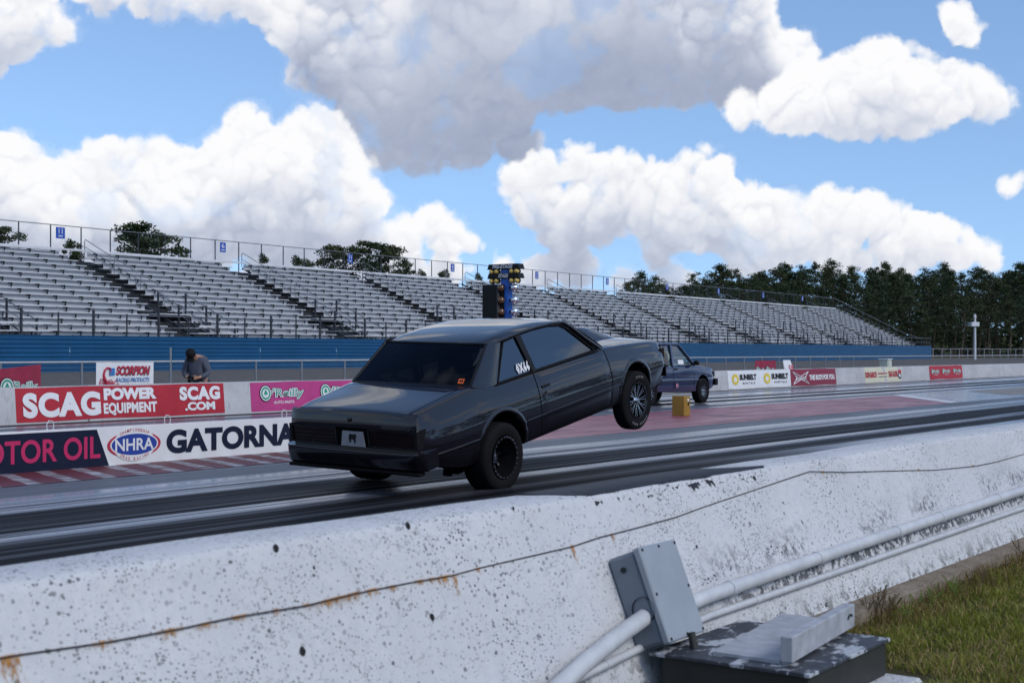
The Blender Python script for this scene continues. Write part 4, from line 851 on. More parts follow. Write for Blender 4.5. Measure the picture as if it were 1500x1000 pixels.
# handrails in the aisles
def rail(mb, pts, r_=.024): mb.tube(pts, r_, 6)
for ai, a in enumerate(aisles):
    if a < SBEG + 1: continue
    mb = MB(); x = a + .75
    for (r0, r1) in ((6.2, 8.9), (9.4, 12.0), (12.5, 15.6)):
        pts = []
        za, zb = ZS0 + RISE * r0 - .36, ZS0 + RISE * r1 - .36; da, db = D0 + RUN * r0 - .36, D0 + RUN * r1 - .36
        rail(mb, [(x, da, za), (x, da, za + .80), (x, da + .06, za + .90), (x, db - .06, zb + .90), (x, db, zb + .80), (x, db, zb)]); rail(mb, [(x, da, za + .5), (x, db, zb + .5)], .018)
    mb.build('aisle_handrail', mgal, gs, smooth=60)
    # lower stair with side rails on tall posts, platform and front guard
    zp = ZS0 + RISE * 4.6 - .36; dp_ = D0 + RUN * 4.6 - .4
    mb = MB()
    for sx_ in (a - .75, a + 1.25):
        rail(mb, [(sx_, dp_, zp + 1.05), (sx_, D0 - .9, ZS0 + .42)], .03); rail(mb, [(sx_, dp_, zp + .6), (sx_, D0 - .9, ZS0 - .0)], .02)
    mb.build('stair_rail', mgal, gs, smooth=60)
    mb = MB()
    for sx_ in (a - .75, a + 1.25):
        for k_, (dd, zz0, zz1) in enumerate(((dp_, zp - 1.0, zp + 1.12), (dp_ - 1.5, zp - 1.6, zp + .42), (D0 - .9, 1.9, ZS0 + .48))): mb.bar((sx_, dd, zz0), (sx_, dd, zz1), .09, .07)
    mb.build('stair_posts', mfr, gs)['kind'] = 'stuff'
    MB().box((a + .25, dp_ + .1, zp - .05), (2.6, .9, .05)).build('landing', mplank, gs); MB().box((a + .25, D0 - .55, ZS0 - .05), (3.4, .8, .05)).build('landing', mplank, gs)
    MB().box((a + .25, D0 - 1.0, ZS0 + .30), (3.4, .05, .10)).build('guard_plank', mplank, gs)
    mb = MB()
    for q in range(7): mb.bar((a - .7 + q * .3, D0 - .95, 1.95), (a - .3 + q * .3, D0 - .95, ZS0 - .1), .04, .04)
    for q in range(4): mb.bar((a - .6 + q * .6, D0 - .6, 1.9), (a - .6 + q * .6, D0 + 1.4, ZS0 + .6), .05, .05)
    mb.build('stair_bracing', mfr, gs)['kind'] = 'stuff'
    for r_ in range(5): MB().box((a + .25, D0 + RUN * r_ - .25, ZS0 + RISE * r_ - .34), (1.7, .28, .03)).build('stair_tread', mfoot, gs)
# front: blue ribbed wall in bays, one part for each
DW = 51.3; ztop = 2.11
bay = 6.375; prof = []; zz = .30
nrib = 9; hh = (ztop - .36) / nrib
for i in range(nrib):
    z0_ = .36 + i * hh; prof += [(0, z0_), (-.035, z0_ + hh * .18), (-.035, z0_ + hh * .60), (0, z0_ + hh * .78)]
prof += [(0, ztop)]
mep = MB().grid([[(x, y, z) for y, z in prof] for x in (0, bay - .012)]).mesh('siding_panel')
x = SBEG - 10
while x < SEND:
    link_mesh('siding_panel', mep, mbl, gs, loc=(x, DW, 0)); x += bay
sw = x
MB().box(((SBEG - 10 + sw) / 2, DW + .04, ztop + .012), (sw - SBEG + 10, .14, .03)).build('cap_flashing', mbl, gs)
MB().grid([[(sw, DW + dd, z) for z in (.3, ztop)] for dd in (0, 11.5)]).build('end_panel', mbl, gs)
MB().box(((SBEG - 10 + sw) / 2, DW + .45, ztop - .02), (sw - SBEG + 10, .8, .03)).build('front_walkway', mfoot, gs)
# front railing
frail = MB()
rail(frail, [(SBEG - 10, DW + .12, ztop + 1.02), (sw, DW + .12, ztop + 1.02)], .022); rail(frail, [(SBEG - 10, DW + .12, ztop + .45), (sw, DW + .12, ztop + .45)], .018); frail.build('front_rail', mgal, gs, smooth=60)
pm_ = MB().bar((0, 0, 0), (0, 0, 1.08), .055, .055).mesh('rail_post'); pmt = MB().bar((0, 0, 0), (0, 0, 1.22), .10, .08).mesh('rail_post')
x = SBEG - 9; i = 0
while x < sw:
    link_mesh('rail_post', pmt if i % 2 else pm_, mfr, gs, loc=(x, DW + .12, ztop)); x += 2.04; i += 1
# back fence along the top
DT = 62.65; zft = 8.35; zfb = ZS0 + RISE * (NR - 1)
mb = MB(); rail(mb, [(SBEG, DT, zft), (180, DT, zft)], .026); mb.build('back_rail', mgal, gs, smooth=60)
MB().box(((SBEG + 180) / 2, DT - .1, zfb + .10), (180 - SBEG, .10, .10)).build('back_plank', mplank, gs)
pb = MB().bar((0, 0, -.6), (0, 0, zft - zfb), .05, .05).mesh('back_post')
x = SBEG + .6
while x < 180: link_mesh('back_post', pb, mfr, gs, loc=(x, DT, zfb)); x += 2.125
mb = MB(); linkmesh(mb, 0, 180 - SBEG, zfb + .05, zft, .13, .0007)
lk = MB().add([(v[0] + SBEG, DT + .03, v[2]) for v in mb.v], mb.f).build('back_wire_mesh', mlink, gs); lk['kind'] = 'stuff'
# right end: sloping rail with posts
mb = MB(); xe_ = SEND - .1
rail(mb, [(180, DT, zft), (xe_, D0 + 1.2, ZS0 + 1.35), (xe_, D0 - .3, ZS0 + .9)], .03); rail(mb, [(xe_, D0 + 10, zft - .9), (xe_, D0 + 1.2, ZS0 + .75)], .02)
mb.build('end_rail', mgal, gs, smooth=60)
for k_ in range(9):
    f_ = k_ / 8; d = DT - (DT - D0 - 1.2) * f_; zt_ = zft + (ZS0 + 1.35 - zft) * f_; MB().bar((xe_, d, zt_ - 1.5), (xe_, d, zt_), .05, .05).build('end_post', mfr, gs)
mb = MB()
for dd in (.55, 1.1): rail(mb, [(sw - 2.5, DW + dd, ztop + 1.02), (sw, DW + dd, ztop + 1.02)], .02)
mb.build('corner_rail', mgal, gs)
# blue section signs on the back fence: things of their own
msb = flat('sign_blue', (.012, .06, .33), .45, var=.05)
letters = 'KLMNOPQRST'
gm = Matrix.Rotation(gs_rot, 4, 'Z')
ordn = ['leftmost', 'second from the left', 'third from the left', 'fourth from the left', 'first right of the starting lights', 'sixth from the left', 'seventh from the left', 'third from the right end', 'second from the right end', 'rightmost, nearest the dark pines']
for k_ in range(10):
    s_ = 53.5 + SEC * k_ - .2; p = gm @ Vector((s_, DT - .06, 7.98 - .05)); sg = empty('section_sign', p, (0, 0, gs_rot), 'small blue sign on the grandstand back fence, ' + ordn[k_], 'sign', 'section signs on the grandstand back fence')
    MB().box((0, 0, 0), (.50 if k_ else .62, .03, .62), bevel=.004).build('sign_panel', msb, sg)
    lettering('11', (-.13, .13, -.05, .24), mwhite, sg, y=-.018, bold=.0) if k_ % 2 == 0 else lettering('6', (-.12, .12, -.05, .24), mwhite, sg, y=-.018)
    plate(sg, mwhite, rectp(-.15, .15, -.20, -.15), -.018, 'printed_line', .001)
# ------------------------------------------------------------------ light pole, far fence
p = at_Z(1428, 522, 165); pole = empty('light_pole', (p.x, p.y, .45), label='pale steel pole with a white box and lamps in front of the dark pines', cat='pole')
k_ = 165 / 2083; MB().tube([(0, 0, 0), (0, 0, 67 * k_)], [.16, .12], 10).build('pole', flat('pale_pole', (.50, .51, .53), .5), pole, smooth=60)
MB().box((0, 0, 52 * k_), (.85, .6, .5), rot=(0, 0, YAW - PI / 2), bevel=.03).build('box', mwb, pole)
mb = MB(); 
for a in (-.16, .16): mb.tube([(a, 0, 55 * k_), (a * 1.3, 0, 60 * k_ + .2)], .05, 6); mb.lathe([(.01, .25), (.10, .2), (.12, .0), (.04, -.15)], 'z', 10, (a * 1.5, 0, 62 * k_))
mb.build('lamp_cluster', mrail, pole)
ff = empty('far_fence', (0, 0, 0), label='tall far chain link fence in front of the pine wood at the right', cat='fence')
A_, B_ = at_Z(1340, 522, 195), at_Z(1640, 522, 240); A_.z = B_.z = .45; dirr = (B_ - A_); Lf = dirr.length; dirr.normalize(); hgt = 1.35
pmf = MB().tube([(0, 0, 0), (0, 0, hgt)], .035, 6).mesh('post')
x = 0
while x < Lf: link_mesh('post', pmf, mrail, ff, loc=A_ + dirr * x); x += 2.4
MB().tube([A_ + Vector((0, 0, hgt)), B_ + Vector((0, 0, hgt))], .03, 6).build('top_rail', mrail, ff)
mb = MB(); linkmesh(mb, 0, Lf, .02, hgt, .45, .006); MB().add([(A_.x + dirr.x * v[0], A_.y + dirr.y * v[0], .45 + v[2]) for v in mb.v], mb.f).build('wire_mesh', mlink, ff)['kind'] = 'stuff'
# ------------------------------------------------------------------ trees
def leaf_mat(name, c0, c1, c2):
    m, t, b = new_mat(name); oi = t.nodes.new('ShaderNodeObjectInfo'); geo = t.nodes.new('ShaderNodeNewGeometry'); at_ = t.nodes.new('ShaderNodeAttribute'); at_.attribute_name = 'tone'
    c = tmix(t, at_.outputs['Fac'], c0, c1); c = tmix(t, tmath(t, 'MULTIPLY', oi.outputs['Random'], .6), c, c2); t.links.new(c, b.inputs['Base Color']); bset(b, rough=.65, spec=.25); 
    return m
mpine = leaf_mat('pine_needles', (.012, .025, .009), (.040, .066, .020), (.045, .050, .016)); mbark = flat('pine_bark', (.075, .058, .045), .9, var=.3, sc=3)
def pine_meshes(seed, H=18, crown0=.35, width=3.2, leaves=2600, clumps=34, size=.37, bare=False):
    r = random.Random(seed); tr = MB(); bend = [(0, 0)]; npt = 7; bx_, by_ = 0, 0; pts = []
    for i in range(npt + 1):
        f_ = i / npt; pts.append((bx_, by_, H * .97 * f_)); bx_ += r.gauss(0, .16); by_ += r.gauss(0, .16)
    rad = [max(.04, .20 * (H / 18) * (1 - .85 * i / npt)) for i in range(npt + 1)]; tr.tube(pts, rad, 7)
    def tp(f_):
        q = f_ * npt; i = min(int(q), npt - 1); g_ = q - i; return Vector([pts[i][k] * (1 - g_) + pts[i + 1][k] * g_ for k in range(3)])
    V = []; Fc = []; tone = []
    cl = []
    for c in range(clumps):
        f_ = crown0 + (1 - crown0) * ((c + r.random()) / clumps) ** .85; p = tp(min(.999, f_)); a = r.random() * 2 * PI; g_ = (f_ - crown0) / (1 - crown0)
        prof_ = (.35 + .65 * math.sin(PI * min(1, g_ * 1.02) ** .8)) if not bare else (.3 + .7 * g_ if g_ < .75 else 1 - (g_ - .75) * 2.2)
        ln = width * prof_ * r.uniform(.35, 1.0); rise = r.uniform(-.1, .45) * ln; e = p + Vector((math.cos(a) * ln, math.sin(a) * ln, rise)); 
        mid_ = (p + e) / 2 + Vector((0, 0, -.1 * ln)); tr.tube([p, mid_, e], [.06, .04, .015], 4, caps=False); cl.append((e, r.uniform(.55, 1.15) * (.55 + .45 * prof_) * (width / 3.2)))
        if r.random() < .5: cl.append(((p + e) / 2 + Vector((0, 0, .2)), r.uniform(.4, .8)))
    cl.append((tp(.999), .7)); cl.append((tp(.95), .9))
    per = max(6, leaves // len(cl))
    for (c, s_) in cl:
        base = r.uniform(0, 1)
        for _ in range(per):
            d = Vector((r.gauss(0, 1), r.gauss(0, 1), r.gauss(0, 1))); d = d / max(.6, d.length) * (r.random() ** .45); p = c + Vector((d.x * s_ * 1.25, d.y * s_ * 1.25, d.z * s_ * .80))
            n_ = Vector((r.gauss(0, 1), r.gauss(0, 1), r.gauss(.3, 1))).normalized(); sx_ = n_.orthogonal().normalized(); sx_ = Matrix.Rotation(r.random() * 6.28, 3, n_) @ sx_; sy_ = n_.cross(sx_); w = size * r.uniform(.5, 1.2); h = w * r.uniform(.35, .7)
            b_ = len(V); V += [tuple(p - sx_ * w / 2), tuple(p + sy_ * h / 2), tuple(p + sx_ * w / 2), tuple(p - sy_ * h / 2)]; Fc.append((b_, b_ + 1, b_ + 2, b_ + 3)); tone.append(min(1, max(0, .5 * base + .5 * r.random())))
    me = bpy.data.meshes.new('crown'); me.from_pydata(V, [], Fc); at_ = me.attributes.new('tone', 'FLOAT', 'FACE'); at_.data.foreach_set('value', tone); me.materials.append(mpine)
    return tr.mesh('trunk', 60), me
protos = [pine_meshes(100 + i, H=18, crown0=r0, width=w, leaves=2600, clumps=n) for i, (r0, w, n) in enumerate([(.34, 3.0, 46), (.46, 2.7, 40), (.28, 2.5, 46), (.5, 3.3, 40), (.40, 2.2, 40), (.52, 2.9, 36), (.25, 3.2, 50), (.60, 2.8, 32)])]
def put_tree(px, Zd, ytop, proto, label, group, wscale=1, zbase=.3):
    p = at_Z(px, 515, Zd); H = HC + (515 - ytop) * Zd / 2083 - zbase; s_ = H / 18.0
    o = empty('pine_tree', (p.x, p.y, zbase), (0, 0, rr.uniform(0, 6.28)), label, 'tree', group); ws = s_ * .35 + .65 * wscale; o.scale = (ws, ws, s_)
    link_mesh('trunk', proto[0], mbark, o); link_mesh('crown', proto[1], mpine, o); return o
rr = random.Random(21)
lab = 'tall dark pine in the dense pine wood at the right edge of the strip'; grp = 'pines of the wood at the right'
def skyline(px):   # top of the wood against the sky in the photograph
    pts = [(880, 432), (910, 428), (935, 405), (960, 402), (985, 408), (1010, 408), (1047, 392), (1068, 400), (1100, 392), (1145, 388), (1170, 392), (1200, 390), (1235, 386), (1260, 388), (1295, 384), (1330, 392), (1355, 388), (1390, 392), (1420, 394), (1450, 396), (1480, 396), (1500, 390), (1600, 392)]
    for (a, b_), (c, d) in zip(pts, pts[1:]):
        if a <= px <= c: return b_ + (d - b_) * (px - a) / (c - a)
    return 395
px = 902.0; row = []
while px < 1620:
    row.append((px, rr.uniform(255, 275), skyline(min(px, 1600)) + rr.choice([-9, -5, -2, 1, 4, 8, 13, 18]))); px += rr.uniform(8.5, 15)
px = 935.0
while px < 1620: row.append((px, rr.uniform(235, 254), skyline(min(px, 1600)) + rr.uniform(10, 34))); px += rr.uniform(14, 24)
px = 1180.0
while px < 1620: row.append((px, rr.uniform(215, 232), rr.uniform(425, 470))); px += rr.uniform(10, 20)
def pine_label(px, Zd, yt):
    tier = 'tall skyline pine' if Zd >= 255 else ('middle-height pine' if Zd >= 235 else 'low pine at the wood foot')
    where = next(w_ for lim, w_ in ((985, 'over the left end of its skyline'), (1050, 'left of the last four blue signs'), (1120, 'above the two blue signs before the last'), (1200, 'above the last blue sign on the grandstand fence'), (1290, 'above the sloping end rail of the grandstand'), (1360, 'just right of the grandstand end'), (1428, 'close left of the pale light pole'), (1470, 'close right of the pale light pole'), (9999, 'by the right edge of the photo')) if px < lim)
    return tier + ' ' + where
for (px, Zd, yt) in row: put_tree(px, Zd, yt, protos[rr.randrange(8)], pine_label(px, Zd, yt), grp, wscale=rr.uniform(.85, 1.15))
# the wood goes on behind as one mass
V = MB(); cv = [np.array([v.co[:] for v in pr[1].vertices]) for pr in protos[:4]]
VV = []; FF = []; TT = []; nb = 0
for k_ in range(95):
    px = rr.uniform(915, 1640); Zd = rr.uniform(280, 330); p = at_Z(px, 515, Zd); H = HC + (515 - skyline(min(1600, px)) - rr.uniform(4, 22)) * Zd / 2083; i = rr.randrange(4); a = rr.random() * 6; c = cv[i]; sel = np.arange(len(c) // 4); 
    q = c.copy(); q[:, 0], q[:, 1] = c[:, 0] * math.cos(a) - c[:, 1] * math.sin(a), c[:, 0] * math.sin(a) + c[:, 1] * math.cos(a); q[:, :2] *= 1.35; q[:, 2] *= H / 18
    if k_ % 2: q[:, 2] *= .72
    q += np.array([p.x, p.y, .3]); VV.append(q); FF.append(np.arange(len(q)).reshape(-1, 4) + nb); nb += len(q)
VV = np.concatenate(VV); FF = np.concatenate(FF); me = bpy.data.meshes.new('forest'); me.vertices.add(len(VV)); me.vertices.foreach_set('co', VV.ravel()); me.loops.add(FF.size); me.loops.foreach_set('vertex_index', FF.ravel()); me.polygons.add(len(FF)); me.polygons.foreach_set('loop_start', np.arange(0, FF.size, 4)); me.update(); me.validate()
at_ = me.attributes.new('tone', 'FLOAT', 'FACE'); at_.data.foreach_set('value', np.random.default_rng(2).random(len(FF))); o = link_mesh('forest', me, mpine); tag(o, 'dark mass of pine wood behind the front row of pines', 'wood', kind='stuff')
# scrub at the foot of the wood
VV = []; r_ = np.random.default_rng(4); n_ = 26000; t_ = r_.random(n_); A1, B1 = at_Z(1180, 515, 238), at_Z(1640, 515, 300); base = np.array(A1)[None] * (1 - t_[:, None]) + np.array(B1)[None] * t_[:, None]
base += np.c_[r_.normal(0, 5, n_), r_.normal(0, 5, n_), np.zeros(n_)]; base[:, 2] = .3 + r_.random(n_) ** 1.6 * (3.5 + 2.5 * np.sin(t_ * 60)); n3_ = r_.normal(size=(n_, 3)); n3_ /= np.linalg.norm(n3_, axis=1)[:, None]; s1 = np.cross(n3_, [0, 0, 1.0]); s1 /= np.linalg.norm(s1, axis=1)[:, None]; s2 = np.cross(n3_, s1); w = r_.uniform(.3, .8, n_)[:, None]
VV = np.stack([base - s1 * w, base + s2 * w * .6, base + s1 * w, base - s2 * w * .6], 1).reshape(-1, 3); FF = np.arange(len(VV)).reshape(-1, 4)
me = bpy.data.meshes.new('undergrowth'); me.vertices.add(len(VV)); me.vertices.foreach_set('co', VV.ravel()); me.loops.add(FF.size); me.loops.foreach_set('vertex_index', FF.ravel()); me.polygons.add(len(FF)); me.polygons.foreach_set('loop_start', np.arange(0, FF.size, 4)); me.update()
at_ = me.attributes.new('tone', 'FLOAT', 'FACE'); at_.data.foreach_set('value', r_.random(n_) * .6); o = link_mesh('undergrowth', me, mpine); tag(o, 'dark scrub growing along the foot of the pine wood', 'undergrowth', kind='stuff')
# pines standing behind the grandstand
bp = [pine_meshes(300 + i, H=18, crown0=c0, width=w, leaves=4200, clumps=n, size=.42, bare=True) for i, (c0, w, n) in enumerate([(.50, 3.0, 34), (.48, 2.7, 36), (.58, 3.3, 34), (.40, 2.6, 34)])]
for (px, Zd, yt, pi_, ws, lb) in [
    (3, 150, 330, 0, 1.0, 'pine cut off by the left edge of the photo behind the grandstand'), (104, 150, 352, 3, .6, 'small round pine crown beside the leftmost blue sign'),
    (198, 150, 326, 2, 1.1, 'tallest pine crown behind the grandstand at the left, left half of the pair'), (213, 158, 338, 1, .9, 'pine between the tall left crown and the lower crown on its right'), (237, 150, 341, 0, 1.0, 'broad pine crown right of the tallest left crown'), (262, 152, 360, 3, .7, 'low pine crown at the right foot of the left clump'),
    (386, 170, 373, 3, .45, 'small pointed pine tip behind the grandstand right of the second sign'), (436, 170, 376, 3, .6, 'low rounded pine crown left of the tall middle clump'), (450, 172, 380, 3, .5, 'lowest crown touching the tall middle clump'),
    (490, 160, 358, 2, .9, 'dark pine crown at the left of the tall middle clump'), (517, 165, 362, 1, .7, 'thin pine behind the third blue sign'), (543, 160, 352, 0, 1.0, 'tallest open crown of the middle clump'), (570, 160, 358, 2, .9, 'dark flat-topped pine right of the tallest middle crown'), (594, 162, 380, 3, .7, 'low pine crown at the right foot of the middle clump'),
    (618, 170, 396, 3, .4, 'tiny pine tip just right of the middle clump'), (650, 170, 396, 3, .5, 'tiny round pine crown left of the fourth sign'), (701, 175, 401, 3, .35, 'tiny dark pine tip left of the starting lights'), (921, 200, 412, 1, .5, 'small pine tip at the left end of the dark wood')]:
    put_tree(px, Zd, yt, bp[pi_], lb, 'pines behind the grandstand', ws)
# unseen wood added behind the camera to darken reflections in paint and glass
VV = []; FF = []; nb = 0
for k_ in range(190):
    x = -45 + 370 * k_ / 190 + rr.uniform(-1, 1); y = -33 + rr.uniform(-5, 4); i = rr.randrange(4); a = rr.random() * 6; c = cv[i][: len(cv[i]) // 2 // 4 * 4]
    q = c.copy(); q[:, 0], q[:, 1] = c[:, 0] * math.cos(a) - c[:, 1] * math.sin(a), c[:, 0] * math.sin(a) + c[:, 1] * math.cos(a); q[:, :2] *= 1.3; q[:, 2] *= rr.uniform(.7, .9)
    if k_ % 2: q[:, 2] = q[:, 2] * .6 - 1
    q += np.array([x, y, 0]); VV.append(q); FF.append(np.arange(len(q)).reshape(-1, 4) + nb); nb += len(q)
VV = np.concatenate(VV); FF = np.concatenate(FF); me = bpy.data.meshes.new('forest'); me.vertices.add(len(VV)); me.vertices.foreach_set('co', VV.ravel()); me.loops.add(FF.size); me.loops.foreach_set('vertex_index', FF.ravel()); me.polygons.add(len(FF)); me.polygons.foreach_set('loop_start', np.arange(0, FF.size, 4)); me.update()
at_ = me.attributes.new('tone', 'FLOAT', 'FACE'); at_.data.foreach_set('value', np.random.default_rng(3).random(len(FF))); o = link_mesh('forest', me, mpine); tag(o, 'unseen wood added behind the camera to darken reflections in the vehicles', 'wood', kind='stuff')
# ------------------------------------------------------------------ grass and weeds by the near wall
r_ = np.random.default_rng(8)
def blades(n, xr, yr, hmin, hmax, name, mat_, label, zfun, lean=.5, wd=.0022, dens=None):
    x = r_.uniform(*xr, n); y = r_.uniform(*yr, n)
    if dens is not None: k = r_.random(n) < dens(x, y); x, y = x[k], y[k]; n = len(x)
    clump = np.sin(x * 9 + 2 * np.sin(y * 7)) * np.sin(y * 11 + np.sin(x * 5)) * .5 + .5
    h = r_.uniform(hmin, hmax, n) * (.55 + .75 * clump); a = r_.uniform(0, 2 * PI, n); l = h * lean * r_.uniform(.2, 1.2, n); w = wd * r_.uniform(.7, 1.6, n); b_ = r_.uniform(0, 2 * PI, n)
    z = np.full(n, zfun) if not callable(zfun) else zfun(x, y)
    base = np.c_[x, y, z]; sd_ = np.c_[np.cos(b_), np.sin(b_), np.zeros(n)] * w[:, None]; ld = np.c_[np.cos(a), np.sin(a), np.zeros(n)]
    mid_ = base + ld * (l * .35)[:, None] + np.c_[np.zeros(n), np.zeros(n), h * .6]; tip = base + ld * l[:, None] + np.c_[np.zeros(n), np.zeros(n), h * (1 - .25 * lean)]
    V_ = np.stack([base - sd_, base + sd_, mid_ + sd_ * .8, mid_ - sd_ * .8, tip], 1).reshape(-1, 3); i = np.arange(n)[:, None] * 5
    loops = np.concatenate([i + np.array([0, 1, 2, 3]), i + np.array([3, 2, 4])], 1).ravel(); st_ = (np.arange(n)[:, None] * 7 + np.array([0, 4])).ravel()
    me = bpy.data.meshes.new(name); me.vertices.add(len(V_)); me.vertices.foreach_set('co', V_.ravel()); me.loops.add(len(loops)); me.loops.foreach_set('vertex_index', loops); me.polygons.add(2 * n); me.polygons.foreach_set('loop_start', st_); me.update()
    at_ = me.attributes.new('tone', 'FLOAT', 'FACE'); at_.data.foreach_set('value', np.repeat(np.clip(r_.random(n) * .6 + .4 * clump, 0, 1), 2)); at2 = me.attributes.new('dry', 'FLOAT', 'FACE'); at2.data.foreach_set('value', np.repeat(np.clip(r_.random(n) * .75 + .35 * (np.sin(x * 2.1 + 1.3 * np.sin(y * 3)) * np.sin(y * 2.7 + x) > .15) * r_.random(n), 0, 1), 2))
    o = link_mesh(name, me, mat_); tag(o, label, 'grass', kind='stuff'); return o
def grass_mat(name, c0, c1, cd, thr):
    m, t, b = new_mat(name); a1_ = t.nodes.new('ShaderNodeAttribute'); a1_.attribute_name = 'tone'; a2_ = t.nodes.new('ShaderNodeAttribute'); a2_.attribute_name = 'dry'
    c = tmix(t, a1_.outputs['Fac'], c0, c1); c = tmix(t, tmap(t, a2_.outputs['Fac'], thr, thr + .04), c, cd); t.links.new(c, b.inputs['Base Color']); bset(b, rough=.55, spec=.3)
    tr = t.nodes.new('ShaderNodeBsdfTranslucent'); t.links.new(c, tr.inputs[0]); ms_ = t.nodes.new('ShaderNodeMixShader'); ms_.inputs[0].default_value = .35; t.links.new(b.outputs[0], ms_.inputs[1]); t.links.new(tr.outputs[0], ms_.inputs[2]); t.links.new(ms_.outputs[0], t.nodes['Material Output'].inputs[0]); return m
mgr = grass_mat('lawn_grass', (.10, .135, .014), (.27, .28, .035), (.36, .27, .11), .60); mgb = grass_mat('dry_weeds', (.12, .075, .024), (.21, .14, .05), (.10, .11, .02), .8)
def dn(x, y):
    inbox = (x > 4.50) & (x < 5.50) & (y > 1.84) & (y < 2.55); k = np.where(inbox, 0, 1.0); return k * np.clip((2.52 - y) * 6, 0, 1)
def zg(x, y): return np.full(len(x), .115)
blades(120000, (4.2, 11), (-.2, 2.52), .028, .075, 'grass', mgr, 'green lawn grass at the foot of the white wall', zg, .9, .0019, dn)
blades(9000, (5.2, 20), (2.25, 2.52), .03, .11, 'dry_weeds', mgb, 'brown dry weeds along the footing of the white wall', zg, .7, .0016)
blades(50000, (11, 24), (-3, 2.5), .03, .08, 'grass', mgr, 'green lawn grass farther along the white wall', zg, .9, .004)
# a few taller stalks with seed heads against the wall
ms2 = flat('stalk_brown', (.11, .075, .035), .8, var=.3); mgs = flat('weed_green', (.12, .17, .025), .7, var=.3)
for i, (px, py, h, m_) in enumerate([(1283, 895, .17, ms2), (1292, 893, .14, ms2), (1300, 898, .12, ms2), (1310, 890, .10, ms2), (1345, 890, .10, mgs), (1365, 880, .11, mgs), (1395, 865, .11, mgs), (1400, 868, .09, mgs), (1330, 905, .09, mgs), (1495, 812, .13, ms2), (1440, 850, .09, ms2), (1020, 985, .10, mgs), (1040, 992, .08, mgs), (1100, 995, .10, mgs), (1270, 900, .12, ms2)]):
    c = at_z(px, py + 8, .12); mb = MB()
    for k_ in range(6):
        a = rr.random() * 6.28; l = rr.uniform(.2, .6) * h; hh_ = h * rr.uniform(.6, 1.1); mb.tube([(0, 0, 0), (math.cos(a) * l * .3, math.sin(a) * l * .3, hh_ * .6), (math.cos(a) * l, math.sin(a) * l, hh_)], [.0016, .0013, .0006], 4)
        for q in range(5): mb.box((math.cos(a) * l * (.5 + q * .1), math.sin(a) * l * (.5 + q * .1), hh_ * (.68 + q * .08)), (.005, .005, .006), rot=(rr.random(), rr.random(), 0))
    o = mb.build('weed_tuft', m_, loc=c); tag(o, ['brown seeding weed stalks', 'fresh green weed tuft'][m_ is mgs] + ' growing by the foot of the white wall', 'weed', 'weed tufts at the wall foot')
# ------------------------------------------------------------------ the coupe, front wheels in the air
PITCH, ROLL, CYAW = R(9.9), R(1.6), R(1.5)
m, t, b = new_mat('charcoal_metallic'); bset(b, color=(.012, .012, .015), metal=.0, rough=.30, coat=1.0, coatr=.012, spec=.12); fl = tnoise(t, 900, 2, .5); t.links.new(tmap(t, fl, .3, .7, .24, .38), b.inputs['Roughness']); t.links.new(tmix(t, tmap(t, fl, .35, .65), (.0024, .0018, .0034), (.006, .0045, .008)), b.inputs['Base Color']); mcar = m; b.inputs['Coat IOR'].default_value = 1.48
def tinted(name, base, k, tr, gl_col):
    m_, t, b = new_mat(name); t.nodes.remove(b); gl = t.nodes.new('ShaderNodeBsdfGlossy'); gl.inputs['Roughness'].default_value = .012; gl.inputs[0].default_value = gl_col
    tp_ = t.nodes.new('ShaderNodeBsdfTransparent'); tp_.inputs[0].default_value = tr; fr = t.nodes.new('ShaderNodeLayerWeight'); fr.inputs[0].default_value = .5; ms_ = t.nodes.new('ShaderNodeMixShader')
    t.links.new(tmath(t, 'ADD', tmath(t, 'MULTIPLY', tmath(t, 'POWER', fr.outputs['Facing'], 4), k), base, True), ms_.inputs[0]); t.links.new(tp_.outputs[0], ms_.inputs[1]); t.links.new(gl.outputs[0], ms_.inputs[2]); t.links.new(ms_.outputs[0], t.nodes['Material Output'].inputs[0]); return m_
mglass = tinted('tinted_side_glass', .12, .8, (.12, .13, .14, 1), (.85, .92, 1, 1)); mglr = tinted('dark_rear_glass', .02, .35, (.05, .055, .07, 1), (.7, .8, 1, 1))
mrubber = flat('tyre_rubber', (.0065, .0065, .0075), .8, var=.25, sc=10, spec=.12); mtrim = flat('black_trim', (.008, .008, .009), .35); mcav = flat('cavity_black', (.006, .006, .007), .9, spec=.1)
mrimb = flat('black_rim', (.010, .010, .012), .18, .3, coat=.8, var=.05); mrimc = flat('polished_rim', (.62, .62, .64), .16, 1.0, var=.05); mseat = flat('seat_black', (.02, .02, .022), .8); mlit, t, b = new_mat('dark_tail_lens'); bset(b, color=(.010, .002, .0025), rough=.35, coat=.25, spec=.2)
T0, DC = 11.83, 9.37
car = empty('drag_coupe', (T0 + .33 * math.sin(PITCH), DC, .355 - .33 * math.cos(PITCH)), label='dark charcoal two-door coupe doing a wheelstand with its front wheels off the ground', cat='car'); car.scale = (1.022, 1, 1)
car.rotation_euler = (Matrix.Rotation(CYAW, 3, 'Z') @ Matrix.Rotation(-PITCH, 3, 'Y') @ Matrix.Rotation(ROLL, 3, 'X')).to_euler()
